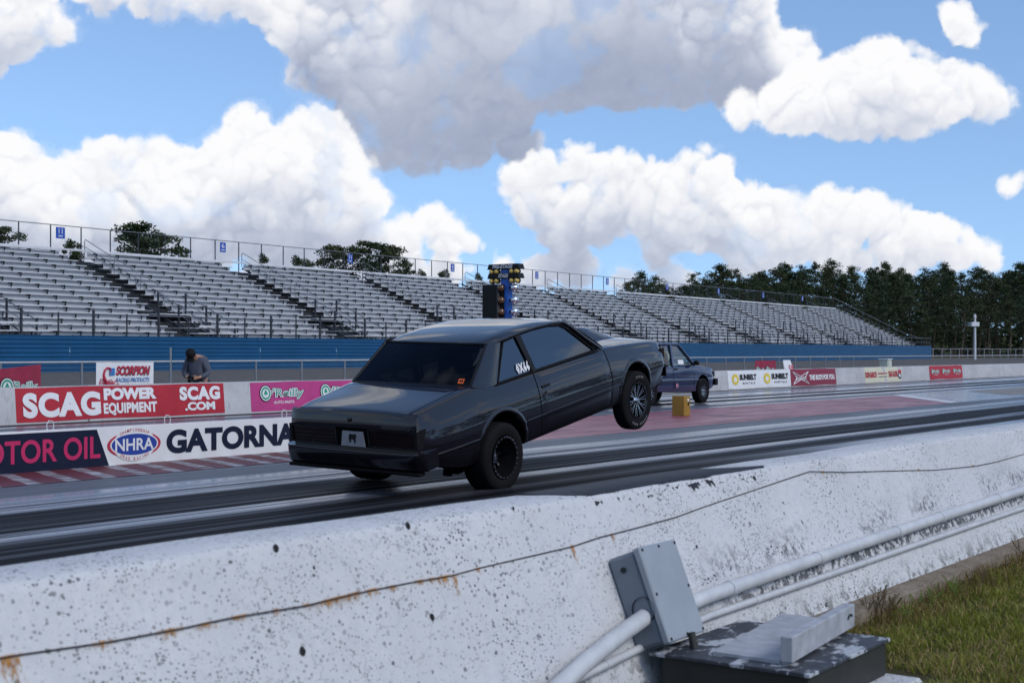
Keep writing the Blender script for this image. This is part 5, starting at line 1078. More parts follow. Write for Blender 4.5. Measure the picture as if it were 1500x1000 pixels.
def interp(tab, x):
    # monotone-ish cubic through a table
    xs = [a for a, _ in tab]; ys = [v for _, v in tab]
    if x <= xs[0]: return ys[0]
    if x >= xs[-1]: return ys[-1]
    n = len(xs); i = max(j for j in range(n - 1) if xs[j] <= x); h = xs[i + 1] - xs[i]; u_ = (x - xs[i]) / h
    def sl(j):
        if j <= 0 or j >= n - 1: return 0 if n < 2 else ((ys[1] - ys[0]) / (xs[1] - xs[0]) if j <= 0 else (ys[-1] - ys[-2]) / (xs[-1] - xs[-2]))
        a = (ys[j] - ys[j - 1]) / (xs[j] - xs[j - 1]); c = (ys[j + 1] - ys[j]) / (xs[j + 1] - xs[j]); return 0 if a * c <= 0 else 2 * a * c / (a + c)
    m0, m1 = sl(i), sl(i + 1); u2, u3 = u_ * u_, u_ ** 3
    return (2 * u3 - 3 * u2 + 1) * ys[i] + (u3 - 2 * u2 + u_) * h * m0 + (-2 * u3 + 3 * u2) * ys[i + 1] + (u3 - u2) * h * m1
ZSH = [(-1.27, 1.015), (-1.1, 1.035), (-.7, 1.070), (-.3, 1.105), (.0, 1.090), (.4, 1.070), (1.0, 1.062), (1.8, 1.055), (2.2, 1.045), (2.7, 1.005), (3.2, .950), (3.55, .905), (3.66, .885)]
YSH = [(-1.27, .735), (-1.1, .760), (-.6, .785), (0, .800), (1.0, .812), (2.0, .805), (2.7, .795), (3.3, .775), (3.66, .745)]
YMX = [(-1.27, .800), (-1.1, .842), (-.6, .878), (0, .892), (1.0, .897), (2.0, .895), (2.7, .888), (3.3, .868), (3.55, .845), (3.66, .800)]
YLO = [(-1.27, .77), (-1.1, .80), (-.6, .835), (0, .845), (1.5, .850), (2.5, .845), (3.3, .83), (3.66, .77)]
ZCT = [(-1.27, 1.030), (-1.1, 1.055), (-.7, 1.097), (-.3, 1.132), (.0, 1.12), (1.8, 1.09), (2.2, 1.09), (2.7, 1.06), (3.2, .998), (3.55, .938), (3.66, .908)]
ZBT = [(-1.27, .62), (-1.1, .50), (-.85, .40), (-.5, .345), (2.9, .345), (3.3, .36), (3.66, .42)]
def side_pts(x):
    zs, ys, ym, yl, zb = interp(ZSH, x), interp(YSH, x), interp(YMX, x), interp(YLO, x), interp(ZBT, x)
    cz = max(.585, zb + .04)
    P_ = [(yl - .03, zb), (yl - .008, zb + .012), (yl, zb + .03), (yl + (ym - yl) * .55, zb + (cz - zb) * .55), (ym - .014, cz - .012), (ym - .002, cz - .004), (ym - .001, cz + .006), (ym - .006, cz + .014)]
    for f_ in (.12, .28, .45, .62, .78, .90): 
        z = cz + .02 + (zs - .055 - cz - .02) * f_; y = ym - .006 + .004 * math.sin(f_ * PI * .7) - (ym - ys - .006) * f_ ** 2.3; P_.append((y, z))
    yq, zq = P_[-1]
    P_ += [(ys + .002, zs - .045), (ys - .004, zs - .028), (ys - .014, zs - .013), (ys - .032, zs - .003), (ys - .055, zs + .002)]
    return P_
def full_row(x):
    P_ = side_pts(x); zc, (ye, ze) = interp(ZCT, x), P_[-1]
    for f_ in (.15, .35, .6, .8, 1.0): P_.append((ye * (1 - f_), ze + (zc - ze) * (1 - (1 - f_) ** 2)))
    return P_
xsb = [-1.27, -1.262, -1.24, -1.2] + [round(v, 3) for v in np.arange(-1.12, 3.55, .075)] + [3.56, 3.61, 3.64, 3.655, 3.66]
rows = []
for i, x in enumerate(xsb):
    r_ = full_row(x); e = 0
    if x > 3.6: e = (x - 3.6) / .06 * .02
    if x < -1.24: e = (-1.24 - x) / .03 * .012
    row_ = [(x, -(y - e if y > e else y), z - (e * .6 if z > .8 else 0)) for y, z in r_] + [(x, (y - e if y > e else y), z - (e * .6 if z > .8 else 0)) for y, z in r_[-2::-1]]
    rows.append(row_)
nrow = len(rows[0]); mb = MB(); mb.grid(rows); 
for i in range(len(rows) - 1): mb.f.append((i * nrow, (i + 1) * nrow, (i + 2) * nrow - 1, (i + 1) * nrow - 1))
mb.f.append(tuple(range(nrow))); mb.f.append(tuple(range((len(rows) - 1) * nrow, len(rows) * nrow))[::-1])
me = mb.mesh('body')
def boolean(me, cutters, m):
    o = link_mesh('tmp_body', me, m); cs_ = []
    for cm in cutters:
        c = link_mesh('tmp_cut', cm); cs_.append(c); md = o.modifiers.new('cut', 'BOOLEAN'); md.operation = 'DIFFERENCE'; md.object = c; md.solver = 'EXACT'
    dg = bpy.context.evaluated_depsgraph_get(); dg.update(); r = bpy.data.meshes.new_from_object(o.evaluated_get(dg)); 
    for q in [o] + cs_: bpy.data.objects.remove(q)
    return r
AR = (0.0, .365, .425); AF = (2.785, .415, .375)
def cyl(cx_, cz_, r0, y0, y1): return MB().tube([(cx_, y0, cz_), (cx_, y1, cz_)], r0, 44).mesh('cut')
cutm = [cyl(AR[0], AR[1], AR[2], s_ * .50, s_ * 1.1) for s_ in (-1, 1)] + [cyl(AF[0], AF[1], AF[2], s_ * .45, s_ * 1.1) for s_ in (-1, 1)]
cutm += [cyl(AR[0], AR[1] - .2, AR[2], s_ * .50, s_ * 1.1) for s_ in (-1, 1)]
me = boolean(me, cutm, mcar); me.materials.clear(); me.materials.append(mcar); me.materials.append(mcav)
for p in me.polygons:
    c = p.center
    for a_ in (AR, AF):
        rr_ = math.hypot(c.x - a_[0], c.z - a_[1]); 
        if abs(c.y) < .90 and abs(c.y) > .40 and c.z < .86 and ((rr_ < a_[2] + .01 and abs(c.y) < .84 and abs(math.hypot(p.normal.x, p.normal.z)) > .9 and rr_ > a_[2] - .03) or (abs(p.normal.y) > .9 and rr_ < a_[2] and abs(c.y) < .6)): p.material_index = 1
    if p.normal.z < -.8 and c.z < .7: p.material_index = 1
me.shade_smooth(); me.set_sharp_from_angle(angle=R(32))
body = link_mesh('body', me, None, car)
# wheel arch lips
for s_ in (-1, 1):
    for (cx_, cz_, r0), a0, a1 in ((AR, 178, 2), (AF, 186, -4)):
        mb = MB(); rows = []
        for i in range(41):
            a = R(a0 + (a1 - a0) * i / 40); x = cx_ + r0 * math.cos(a)
            rows.append([])
            for (dr, dy) in ((-.012, -.03), (-.012, .002), (-.004, .008), (.010, .009), (.034, .005), (.050, -.004)):
                rr_ = r0 + dr; xx2 = cx_ + rr_ * math.cos(a); z2 = cz_ + rr_ * math.sin(a); P_ = side_pts(xx2); zz_ = max(z2, P_[2][1]); y_ = P_[-1][0]
                for k_ in range(len(P_) - 1):
                    if P_[k_][1] <= zz_ <= P_[k_ + 1][1]: y_ = P_[k_][0] + (P_[k_ + 1][0] - P_[k_][0]) * (zz_ - P_[k_][1]) / max(1e-6, P_[k_ + 1][1] - P_[k_][1]); break
                rows[-1].append((xx2, s_ * (y_ + dy), z2))
        mb.grid(rows).build('wheel_arch_lip', mcar, car, smooth=50)
# panel seams as narrow dark grooves standing 1 mm proud of the joint
mgap = flat('panel_gap', (.003, .003, .003), .9, spec=.05)
def yat(x, z):
    P_ = side_pts(x)
    for k_ in range(len(P_) - 1):
        if P_[k_][1] <= z <= P_[k_ + 1][1]: return P_[k_][0] + (P_[k_ + 1][0] - P_[k_][0]) * (z - P_[k_][1]) / max(1e-6, P_[k_ + 1][1] - P_[k_][1])
    return P_[0][0] if z < P_[0][1] else P_[-1][0]
def ribbon(mb, path, w, s_, off=.0015):
    rows = []
    for i, (x, z) in enumerate(path):
        x2, z2 = path[min(i + 1, len(path) - 1)]; x1_, z1_ = path[max(0, i - 1)]; dx, dz = x2 - x1_, z2 - z1_; l = math.hypot(dx, dz) or 1; nx, nz = -dz / l * w / 2, dx / l * w / 2
        rows.append([(x + nx, s_ * (yat(x + nx, z + nz) + off), z + nz), (x - nx, s_ * (yat(x - nx, z - nz) + off), z - nz)])
    mb.grid(rows)
def path(pts, n=14):
    o_ = []
    for (a, b_) in zip(pts, pts[1:]): o_ += [(a[0] + (b_[0] - a[0]) * k_ / n, a[1] + (b_[1] - a[1]) * k_ / n) for k_ in range(n)]
    return o_ + [pts[-1]]
for s_ in (-1, 1):
    # door: a thin skin of its own over the side
    rows = []
    for i in range(25):
        f_ = i / 24; x = .735 + (2.205 - .735) * f_; col_ = []
        for k_ in range(23):
            z = .392 + (1.028 - .392) * k_ / 22; xx2 = x + (.02 * (z - .6) if f_ < .1 else 0); ed = min(f_, 1 - f_) < .001 or k_ in (0, 22); col_.append((xx2, s_ * (yat(xx2, z) + (-.002 if ed else .0035)), z))
        rows.append(col_)
    dr = MB().grid(rows).build('door', mcar, car, smooth=50)
    mb = MB(); ribbon(mb, path([(.722, 1.04), (.715, .8), (.714, .59), (.72, .385)]), .011, s_, .0028); ribbon(mb, path([(2.215, 1.03), (2.222, .8), (2.222, .59), (2.215, .385)]), .011, s_, .0028); ribbon(mb, path([(.72, .385), (2.215, .385)]), .010, s_, .0028); mb.build('door_gap', mgap, car)
    mb = MB(); mb.box((.86, s_ * (yat(.86, .90) + .010), .885), (.15, .022, .030), bevel=.006); hd = mb.build('door_handle', mtrim, dr, smooth=40); MB().lathe([(.001, .014), (.014, .012), (.016, 0)], 'y', 12, (.83, s_ * (yat(.83, .83)) if s_ > 0 else -yat(.83, .83) - .012, .815)).build('lock', mtrim, dr)
    # bright body-side line
    mb = MB(); ribbon(mb, path([(.43, .603), (2.32, .603)], 60), .010, s_, .006); ribbon(mb, path([(3.14, .605), (3.58, .605)], 12), .010, s_, .006); ribbon(mb, path([(-1.18, .603), (-.43, .603)], 20), .008, s_, .003); mb.build('side_crease_trim', flat('satin_trim', (.10, .10, .12), .22, .8), car)
# bumpers
def bumper(x0, dx, sgn, z0, z1, name):
    mb = MB(); rows = []; yy_ = [-.90, -.895, -.87, -.82, -.7, -.45, 0, .45, .7, .82, .87, .895, .90]
    for y in yy_:
        a = abs(y) / .9; ox = dx * (1 - .10 * a ** 2 - (.55 * max(0, (a - .9) / .1) ** 2)); zr = z1 - z0
        if a > .99: pass
        prof_ = [(x0, z0 + .02), (x0 + sgn * ox * .80, z0), (x0 + sgn * ox * .93, z0 + zr * .10), (x0 + sgn * ox * .93, z0 + zr * .42), (x0 + sgn * ox * .99, z0 + zr * .52), (x0 + sgn * ox, z0 + zr * .62), (x0 + sgn * ox, z0 + zr * .90), (x0 + sgn * ox * .95, z0 + zr), (x0, z1 - .005)]
        rows.append([(px_, y * (.975 if sgn < 0 else .93), pz_) for px_, pz_ in prof_])
    g_ = mb.grid(rows)
    # returns along the sides
    for s_ in ((-1, 1) if sgn < 0 else ()):
        rows2 = []
        for f_ in (0, .3, .6, 1):
            xx2 = x0 + sgn * dx * .40 - sgn * f_ * (.16 + dx * .4); yb_ = max(.86, yat(xx2, .56) + .004) if f_ else .868; rows2.append([(xx2, s_ * yb_, z0 + (z1 - z0) * q) for q in (0, .1, .42, .52, .9, 1)] + [(xx2, s_ * .78, z1)])
        mb.grid(rows2)
    mb.f.append(tuple(range(9))); mb.f.append(tuple(range((len(yy_) - 1) * 9, len(yy_) * 9))[::-1])
    return mb.build(name, mcar, car, smooth=30)
bumper(-1.235, .118, -1, .478, .652, 'rear_bumper')
MB().box((-1.345, 0, .6525), (.012, 1.52, .006)).build('bumper_trim', flat('satin_trim', (.10, .10, .12), .22, .8), car)
MB().box((-1.30, 0, .452), (.10, 1.66, .03), bevel=.01).build('bumper_valance', mcav, car)
bumper(3.60, .075, 1, .44, .61, 'front_bumper')
# rear face: deck end panel above, recessed dark band with the lamps below
rows = []
for i in range(33):
    y = -.79 + 1.58 * i / 32; a = abs(y) / .79; xo = -.018 * (1 - a ** 2) + .02 * max(0, (a - .9) / .1) ** 2
    rows.append([(-1.262 + xo + .012, y, 1.017 + .014 * (1 - a * a)), (-1.278 + xo, y, 1.006 + .012 * (1 - a * a)), (-1.288 + xo, y, .985), (-1.305 + xo, y, .900), (-1.310 + xo, y, .868), (-1.298 + xo, y, .862), (-1.25, y, .862)])
MB().grid(rows).build('decklid_end', mcar, car, smooth=40)
MB().box((-1.262, 0, .765), (.03, 1.60, .195)).build('tail_panel', mcav, car)
for s_ in (-1, 1):
    fr_ = MB(); fr_.box((-1.292, s_ * .50, .852), (.03, .60, .014)); fr_.box((-1.292, s_ * .50, .688), (.03, .60, .014)); fr_.box((-1.292, s_ * .205, .770), (.03, .014, .178)); tl = fr_.build('tail_light', flat('lamp_bezel', (.04, .04, .045), .25, .6), car)
    MB().box((-1.285, s_ * .50, .77), (.02, .58, .150), bevel=.006).build('lens', mlit, tl)
    q = MB()
    for k_ in range(3): q.box((-1.297, s_ * .50, .73 + k_ * .04), (.004, .575, .006))
    q.build('lens_ribs', mcav, tl)
    # corner of the quarter panel wrapping to the lamp
    MB().prism([(-1.315, .690), (-1.20, .690), (-1.16, .865), (-1.31, .865)], s_ * .772, s_ * .806, 'xz').build('quarter_end', mtrim, car)
pf = MB().prism([(-.150, -.080), (.150, -.080), (.128, .068), (-.128, .068)], -.006, .006, 'yz'); pl_ = pf.build('number_plate', flat('plate_grey', (.28, .285, .30), .35, .3, var=.15, sc=20), car, loc=(-1.325, -.03, .765), rot=(0, R(3), 0))
mb = MB(); mb.prism([(-.05, .02), (-.035, .045), (0, .035), (.03, .045), (.05, .02), (.045, -.01), (.04, -.045), (.022, -.045), (.02, -.012), (-.012, -.015), (-.02, -.045), (-.04, -.042), (-.035, -.008)], -.0085, -.0065, 'yz'); mb.build('plate_emblem', mblack, pl_)
MB().lathe([(.001, -.012), (.016, -.010), (.019, 0)], 'x', 14, (-1.322, 0, .945)).build('key_badge', mtrim, car)
mb = MB(); 
for s_ in (-1, 1): ribbon(mb, path([(-1.20, .985), (-1.0, 1.0)]), .001, s_) 
# deck lid seams on top
def top_z(x, y):
    P_ = full_row(x); ye, ze = side_pts(x)[-1]; zc = interp(ZCT, x); f_ = 1 - min(1, abs(y) / ye); return ze + (zc - ze) * (1 - (1 - f_) ** 2)
def top_ribbon(mb, pts, w, off=.002):
    rows = []
    for i, (x, y) in enumerate(pts):
        x2, y2 = pts[min(i + 1, len(pts) - 1)]; x1_, y1_ = pts[max(0, i - 1)]; dx, dy = x2 - x1_, y2 - y1_; l = math.hypot(dx, dy) or 1; nx, ny = -dy / l * w / 2, dx / l * w / 2
        rows.append([(x + nx, y + ny, top_z(x + nx, y + ny) + off), (x - nx, y - ny, top_z(x - nx, y - ny) + off)])
    mb.grid(rows)
mb = MB()
for s_ in (-1, 1): top_ribbon(mb, path([(-1.255, s_ * .685), (-.46, s_ * .690)]), .008); top_ribbon(mb, path([(2.30, s_ * .70), (3.60, s_ * .69)]), .008)
top_ribbon(mb, path([(-.46, -.69), (-.50, 0), (-.46, .69)]), .008); mb.build('lid_gaps', mgap, car)
# greenhouse ------------------------------------------------
def roof_pt(u_, v_):   # u_: 0 rear .. 1 front, v_: -1..1 across
    a = abs(v_)
    xr = .06 + .08 * a ** 2.2; xf = 1.68 - .07 * a ** 2; x = xr + (xf - xr) * u_
    zc = interp([(0, 1.470), (.06, 1.492), (.2, 1.520), (.45, 1.537), (.7, 1.528), (.9, 1.498), (1, 1.475)], u_); yw = .665 + .012 * math.sin(PI * min(1, max(0, u_)) ** .8)
    ed = max(0, (a - .86) / .14); z = zc - .022 * a ** 2 - .030 * ed ** 1.6
    return Vector((x, v_ * yw, z))
us = [0, .02, .05] + list(np.linspace(.1, .95, 18)) + [.98, 1]; vs_ = [-1, -.985, -.955, -.91, -.86] + list(np.linspace(-.75, .75, 11)) + [.86, .91, .955, .985, 1]
mb = MB().grid([[roof_pt(u_, v_) for v_ in vs_] for u_ in us]); mb.build('roof', mcar, car, smooth=60)
def wpt(x, z, off=0):   # side glass plane: leans in from the belt to the roof rail
    f_ = (z - 1.06) / (1.455 - 1.06); return (x, .796 + (.668 - .796) * f_ + off, z)
for s_ in (-1, 1):
    def S(p): return (p[0], s_ * p[1], p[2])
    # C pillar: outer skin between quarter window, rear window and belt
    rows = []
    for k_ in range(11):
        f_ = k_ / 10; z = 1.055 + (1.470 - 1.055) * f_; xr = -.36 + (.135 + .36) * f_; xq = .055 + (.375 - .055) * f_ + .02 * math.sin(PI * f_) * 0
        yq = wpt(0, z)[1] + .006; yr_ = .765 + (.655 - .765) * f_
        zr_ = z + .045 * (1 - f_)
        fl_ = .0; rows.append([(xr, yr_, zr_ - .004), (xr + .012, yr_ + .014, zr_ + .004), (xr + .05, yr_ + .028 * (1 - f_ * .4), zr_ * .7 + z * .3), (xr * .5 + xq * .5, (yr_ + .028) * .35 + (yq + .004) * .65, z), (xq - .02, yq + .006, z), (xq, yq, z)])
    rows = [[S(p) for p in r2] for r2 in rows]
    # skirt blending into the quarter panel
    MB().grid(rows).build('rear_pillar', mcar, car, smooth=60)
    # roof side rail
    mb = MB(); rail_pts = [(.16, .665, 1.437), (.36, .675, 1.455), (.7, .680, 1.480), (1.0, .682, 1.487), (1.35, .678, 1.477), (1.56, .668, 1.456), (1.64, .660, 1.440)]
    mb.tube([S(p) for p in rail_pts], [.014, .017, .018, .018, .018, .018, .016], 8); mb.build('drip_rail', mcar, car, smooth=60)
    # A pillar
    mb = MB(); mb.tube([S(p) for p in [(1.58, .662, 1.452), (1.70, .680, 1.385), (1.92, .722, 1.222), (2.18, .768, 1.045)]], [.022, .024, .026, .030], 8); mb.build('windscreen_pillar', mcar, car, smooth=60)
    def pane(poly, name, off): 
        pts = [S(wpt(x, z, off)) for x, z in poly]; return MB().add(pts, [tuple(range(len(pts)))]).build(name, mglass, car)
    qw = [(.075, 1.062), (.392, 1.435), (.63, 1.455), (.722, 1.062)]; dwn = [(.778, 1.062), (.705, 1.460), (1.00, 1.468), (1.28, 1.460), (1.50, 1.432), (1.60, 1.385), (2.01, 1.062)]
    q_ = pane(qw, 'quarter_window', -.006); pane(dwn, 'side_window', -.004)
    tr_ = MB()
    for poly, w in ((qw, .011), (dwn, .012)):
        for a_, c_ in zip(poly, poly[1:] + poly[:1]): tr_.bar(S(wpt(*a_, .003)), S(wpt(*c_, .003)), .014, w * 2, up=(0, 1, .3))
    tr_.bar(S(wpt(.752, 1.055, .006)), S(wpt(.668, 1.462, .006)), .05, .014, up=(0, 1, .3))
    tr_.bar(S(wpt(.03, 1.052, .010)), S(wpt(2.13, 1.052, .010)), .014, .018, up=(0, 1, .3))
    tr_.build('window_trim', mtrim, car, smooth=40)
    if s_ < 0:
        mb, _ = text_mesh('0X66', (.455, .700, 1.078, 1.190), bold=.05, space=1.1, res=1); mb.v = [(v[0] , S(wpt(v[0], v[2], .0075))[1], v[2]) for v in mb.v]; me = bpy.data.meshes.new('window_number'); me.from_pydata(mb.v, [], mb.f); link_mesh('window_number', me, mwhite, car)
    # mirror on the door
    MB().box(S((1.98, .845, 1.075)), (.075, .11, .075), bevel=.02).build('wing_mirror', mtrim, car, smooth=40) if s_ > 0 else None
# rear and front glass, slightly bowed
def glass_grid(b0, b1, t0_, t1_, bowb, bowt, name, n=14):
    rows = []
    for j in range(9):
        g_ = j / 8; rows.append([])
        for i in range(n + 1):
            v_ = -1 + 2 * i / n; x = (b0[0] + bowb * (1 - v_ * v_)) * (1 - g_) + (t0_[0] + bowt * (1 - v_ * v_)) * g_; y = v_ * (b0[1] * (1 - g_) + t0_[1] * g_); z = b0[2] * (1 - g_) + t0_[2] * g_ + .015 * math.sin(PI * g_) + .02 * (1 - v_ * v_) * (1 - g_) + .010 * (1 - v_ * v_) * g_; rows[-1].append((x, y, z))
    return MB().grid(rows).build(name, mglr if name == 'rear_window' else mglass, car, smooth=70)
rwn = glass_grid((-.335, .752, 1.100), None, (.135, .650, 1.452), None, -.07, -.065, 'rear_window')
wsn = glass_grid((2.25, .755, 1.055), None, (1.64, .650, 1.445), None, .13, .06, 'windscreen')
def edge_trim(me_, name, r0):
    vs = [v.co.copy() for v in me_.vertices]; n = 15; m_ = 9; loop = [vs[i] for i in range(n)] + [vs[j * n + n - 1] for j in range(1, m_)] + [vs[(m_ - 1) * n + i] for i in range(n - 2, -1, -1)] + [vs[j * n] for j in range(m_ - 2, -1, -1)]
    MB().tube(loop, r0, 6).build(name, mtrim, car, smooth=60)
edge_trim(rwn.data, 'rear_window_trim', .013); edge_trim(wsn.data, 'windscreen_trim', .012)
MB().add([(-.262, -.155 - .42, 1.10), (-.262, -.07 - .42, 1.10), (-.24, -.07 - .42, 1.13), (-.24, -.155 - .42, 1.13)], [(0, 1, 2, 3)])
# orange sticker low at the near side of the rear window
def rwp(v_, g_, o_=.004):
    x = (-.335 - .07 * (1 - v_ * v_)) * (1 - g_) + (.135 - .065 * (1 - v_ * v_)) * g_; y = v_ * (.752 * (1 - g_) + .650 * g_); z = 1.100 * (1 - g_) + 1.452 * g_ + .015 * math.sin(PI * g_) + .02 * (1 - v_ * v_) * (1 - g_) + .01 * (1 - v_ * v_) * g_; return Vector((x - o_ * .56, y, z + o_ * .83))
mor = flat('orange_sticker', (.62, .10, .015), .5, var=.05); stp = [[rwp(v_, g_) for g_ in (.06, .16)] for v_ in (-.80, -.885)]
stk = MB().grid(stp).build('window_sticker', mor, car)
mb, _ = text_mesh('43', (0, 1, 0, 1), bold=.05); mb.v = [tuple(rwp(-.81 - .065 * v[0], .085 + .055 * v[2], .006)) for v in mb.v]; me = bpy.data.meshes.new('lettering'); me.from_pydata(mb.v, [], mb.f); link_mesh('lettering', me, mblack, stk)
# cowl hood
def scoop(u_, v_):
    x = 2.33 + (3.42 - 2.33) * u_; w = .36 - .05 * u_; a = abs(v_); h = interp([(0, .115), (.1, .140), (.3, .145), (.55, .115), (.8, .05), (1, 0)], u_)
    f_ = 1 - max(0, (a - .60) / .40) ** 1.6 if a > .60 else 1; y = v_ * w; return Vector((x, y, top_z(x, y) + .001 + h * f_))
us2 = np.linspace(0, 1, 26); vs2 = [-1, -.95, -.88, -.8, -.72, -.64, -.58, -.3, 0, .3, .58, .64, .72, .8, .88, .95, 1]
rows = [[scoop(u_, v_) for v_ in vs2] for u_ in us2]; rows.insert(0, [Vector((p.x, p.y, top_z(p.x, p.y) - .005)) for p in rows[0]])
MB().grid(rows).build('hood_scoop', mcar, car, smooth=40)
# nose: grille and lamps
MB().box((3.665, 0, .74), (.02, 1.50, .20)).build('grille', mtrim, car)
for s_ in (-1, 1):
    hl = MB().box((3.675, s_ * .60, .745), (.03, .30, .16), bevel=.008).build('headlight', flat('headlight_glass', (.35, .36, .38), .1, .2), car); MB().box((3.60, s_ * .80, .745), (.09, .03, .14), bevel=.01).build('marker_lamp', mlit, car)
MB().box((3.60, 0, .38), (.14, 1.5, .10), bevel=.02).build('air_dam', mcar, car)
# underside and cabin
MB().box((1.2, 0, .40), (4.3, 1.0, .14), bevel=.03).build('chassis', mcav, car)
MB().tube([(0, -.66, .33), (0, .66, .33)], .055, 12).build('rear_axle', mcav, car, smooth=50)
MB().lathe([(.001, -.17), (.10, -.13), (.16, 0), (.10, .13), (.001, .17)], 'x', 16, (-.02, 0, .33)).build('differential', mcav, car, smooth=50)
for s_ in (-1, 1):
    MB().box((-.42, s_ * .47, .33), (.05, .10, .28), rot=(0, .25, 0), bevel=.01).build('shock_absorber', mcav, car); MB().box((-.33, s_ * .50, .245), (.12, .12, .10), bevel=.02).build('spring_perch', mcav, car); MB().tube([(-.05, s_ * .47, .25), (1.0, s_ * .40, .36)], .03, 8).build('trailing_arm', mcav, car); MB().tube([(3.0 - .27, s_ * .3, .36), (2.7, s_ * .72, .33)], .03, 8).build('control_arm', mcav, car)
    MB().tube([(.9, s_ * .25, .33), (.2, s_ * .30, .30), (-.15, s_ * .36, .27)], .045, 12).build('exhaust_pipe', flat('exhaust_steel', (.10, .09, .085), .4, .8), car, smooth=50)
for y in (-.36, .36):
    MB().box((.95, y, 1.06), (.14, .46, .42), rot=(0, -.25, 0), bevel=.05).build('seat_back', mseat, car, smooth=40)
mb = MB(); hoop = [(.55, -.56, 1.0), (.55, -.52, 1.36), (.55, -.40, 1.41), (.55, .40, 1.41), (.55, .52, 1.36), (.55, .56, 1.0)]; mb.tube(hoop, .022, 8); mb.tube([(.55, -.5, 1.36), (-.1, -.45, 1.1)], .02, 8); mb.tube([(.55, .5, 1.36), (-.1, .45, 1.1)], .02, 8); mb.tube([(.55, -.52, 1.38), (1.6, -.55, 1.38), (2.1, -.66, 1.05)], .02, 8); mb.tube([(.55, .52, 1.38), (1.6, .55, 1.38), (2.1, .66, 1.05)], .02, 8); mb.build('roll_cage', flat('cage_grey', (.16, .16, .17), .4), car, smooth=50)
MB().box((2.05, 0, 1.08), (.30, 1.30, .08), bevel=.03).build('dashboard', mseat, car)
# wheels
def tyre_prof(r0, rr_, w, sw=.03):
    h = w / 2; return [(rr_, -h * .80), (rr_ + .012, -h * .93), (rr_ + .03, -h * .985), ((r0 + rr_) / 2, -h * 1.03), (r0 - .045, -h * 1.0), (r0 - .018, -h * .93), (r0 - .004, -h * .82), (r0, -h * .6), (r0, 0), (r0, h * .6), (r0 - .004, h * .82), (r0 - .018, h * .93), (r0 - .045, h), ((r0 + rr_) / 2, h * 1.03), (rr_ + .03, h * .985), (rr_ + .012, h * .93), (rr_, h * .80)]
def rear_wheel(s_, cx_, cz_, yo, w):
    wh = empty('rear_wheel', (cx_, s_ * (yo - w / 2), cz_)); wh.parent = car; tag(wh)
    MB().lathe(tyre_prof(.355, .215, w), 'y', 56).build('tyre', mrubber, wh, smooth=50)
    o_ = s_ * w / 2
    # deep dished black barrel, polished beadlock edge
    MB().lathe([(.213, o_ * .90), (.216, o_ * .97), (.206, o_ * .985), (.200, o_ * .95), (.190, o_ * .55), (.178, o_ * .10), (.170, -o_ * .35), (.055, -o_ * .42), (.001, -o_ * .42)], 'y', 48).build('rim', mrimb, wh, smooth=35)
    rg_ = MB().lathe([(.218, o_ * .955), (.218, o_ * 1.0), (.200, o_ * 1.0), (.199, o_ * .96)], 'y', 48).build('rim_edge', mrimb, wh, smooth=35)
    q = MB()
    for k_ in range(24): a = 2 * PI * k_ / 24; q.box((.209 * math.cos(a), o_ * 1.0 + s_ * .004, .209 * math.sin(a)), (.016, .010, .016), rot=(0, -a, 0))
    q.build('rim_bolts', mrimc, wh)['kind'] = 'stuff'
    sp_ = MB()
    for k_ in range(8): a = 2 * PI * k_ / 8; sp_.bar((.03 * math.cos(a), -o_ * .25, .03 * math.sin(a)), (.165 * math.cos(a), -o_ * .22, .165 * math.sin(a)), .022, .03, up=(0, 1, 0))
    sp_.build('spokes', flat('dark_spoke', (.12, .12, .13), .2, .9), wh); hb = MB().lathe([(.001, o_ * .20), (.035, o_ * .18), (.042, o_ * .0), (.045, -o_ * .3)], 'y', 20).build('hub', mrimc, wh, smooth=40)
    q = MB()
    for k_ in range(5): a = 2 * PI * k_ / 5; q.lathe([(.001, o_ * .05), (.009, o_ * .05), (.009, -o_ * .3)], 'y', 6, (.062 * math.cos(a), 0, .062 * math.sin(a)))
    q.build('wheel_nuts', mrimc, wh)
def front_wheel(s_, cx_, cz_, yo, w, parent=None, r0=.349, rim=.215):
    wh = empty('front_wheel', (cx_, s_ * (yo - w / 2), cz_)); wh.parent = parent or car
    MB().lathe(tyre_prof(r0, rim, w), 'y', 56).build('tyre', mrubber, wh, smooth=50); o_ = s_ * w / 2
    MB().lathe([(rim - .002, o_ * .86), (rim + .001, o_ * .96), (rim - .008, o_ * .97), (rim - .014, o_ * .85), (rim - .022, o_ * .2), (rim - .03, -o_ * .6), (.05, -o_ * .65), (.001, -o_ * .65)], 'y', 48).build('rim', mrimb, wh, smooth=35)
    q = MB()
    for k_ in range(10):
        a = 2 * PI * k_ / 10
        for sg in (-1, 1):
            a2 = a + sg * .11; q.bar((.045 * math.cos(a), o_ * .62, .045 * math.sin(a)), ((rim - .024) * math.cos(a2), o_ * .80, (rim - .024) * math.sin(a2)), .010, .016, up=(0, 1, 0))
    sp_ = q.build('spokes', mrimc, wh); MB().lathe([(.001, o_ * 1.0), (.028, o_ * .98), (.034, o_ * .8), (.050, o_ * .55), (.052, o_ * .2)], 'y', 20).build('hub', mrimc, wh, smooth=40)
    return wh
for s_ in (-1, 1): rear_wheel(s_, -.08, .33, .935, .30); front_wheel(s_, 2.775, .325, .90, .175)
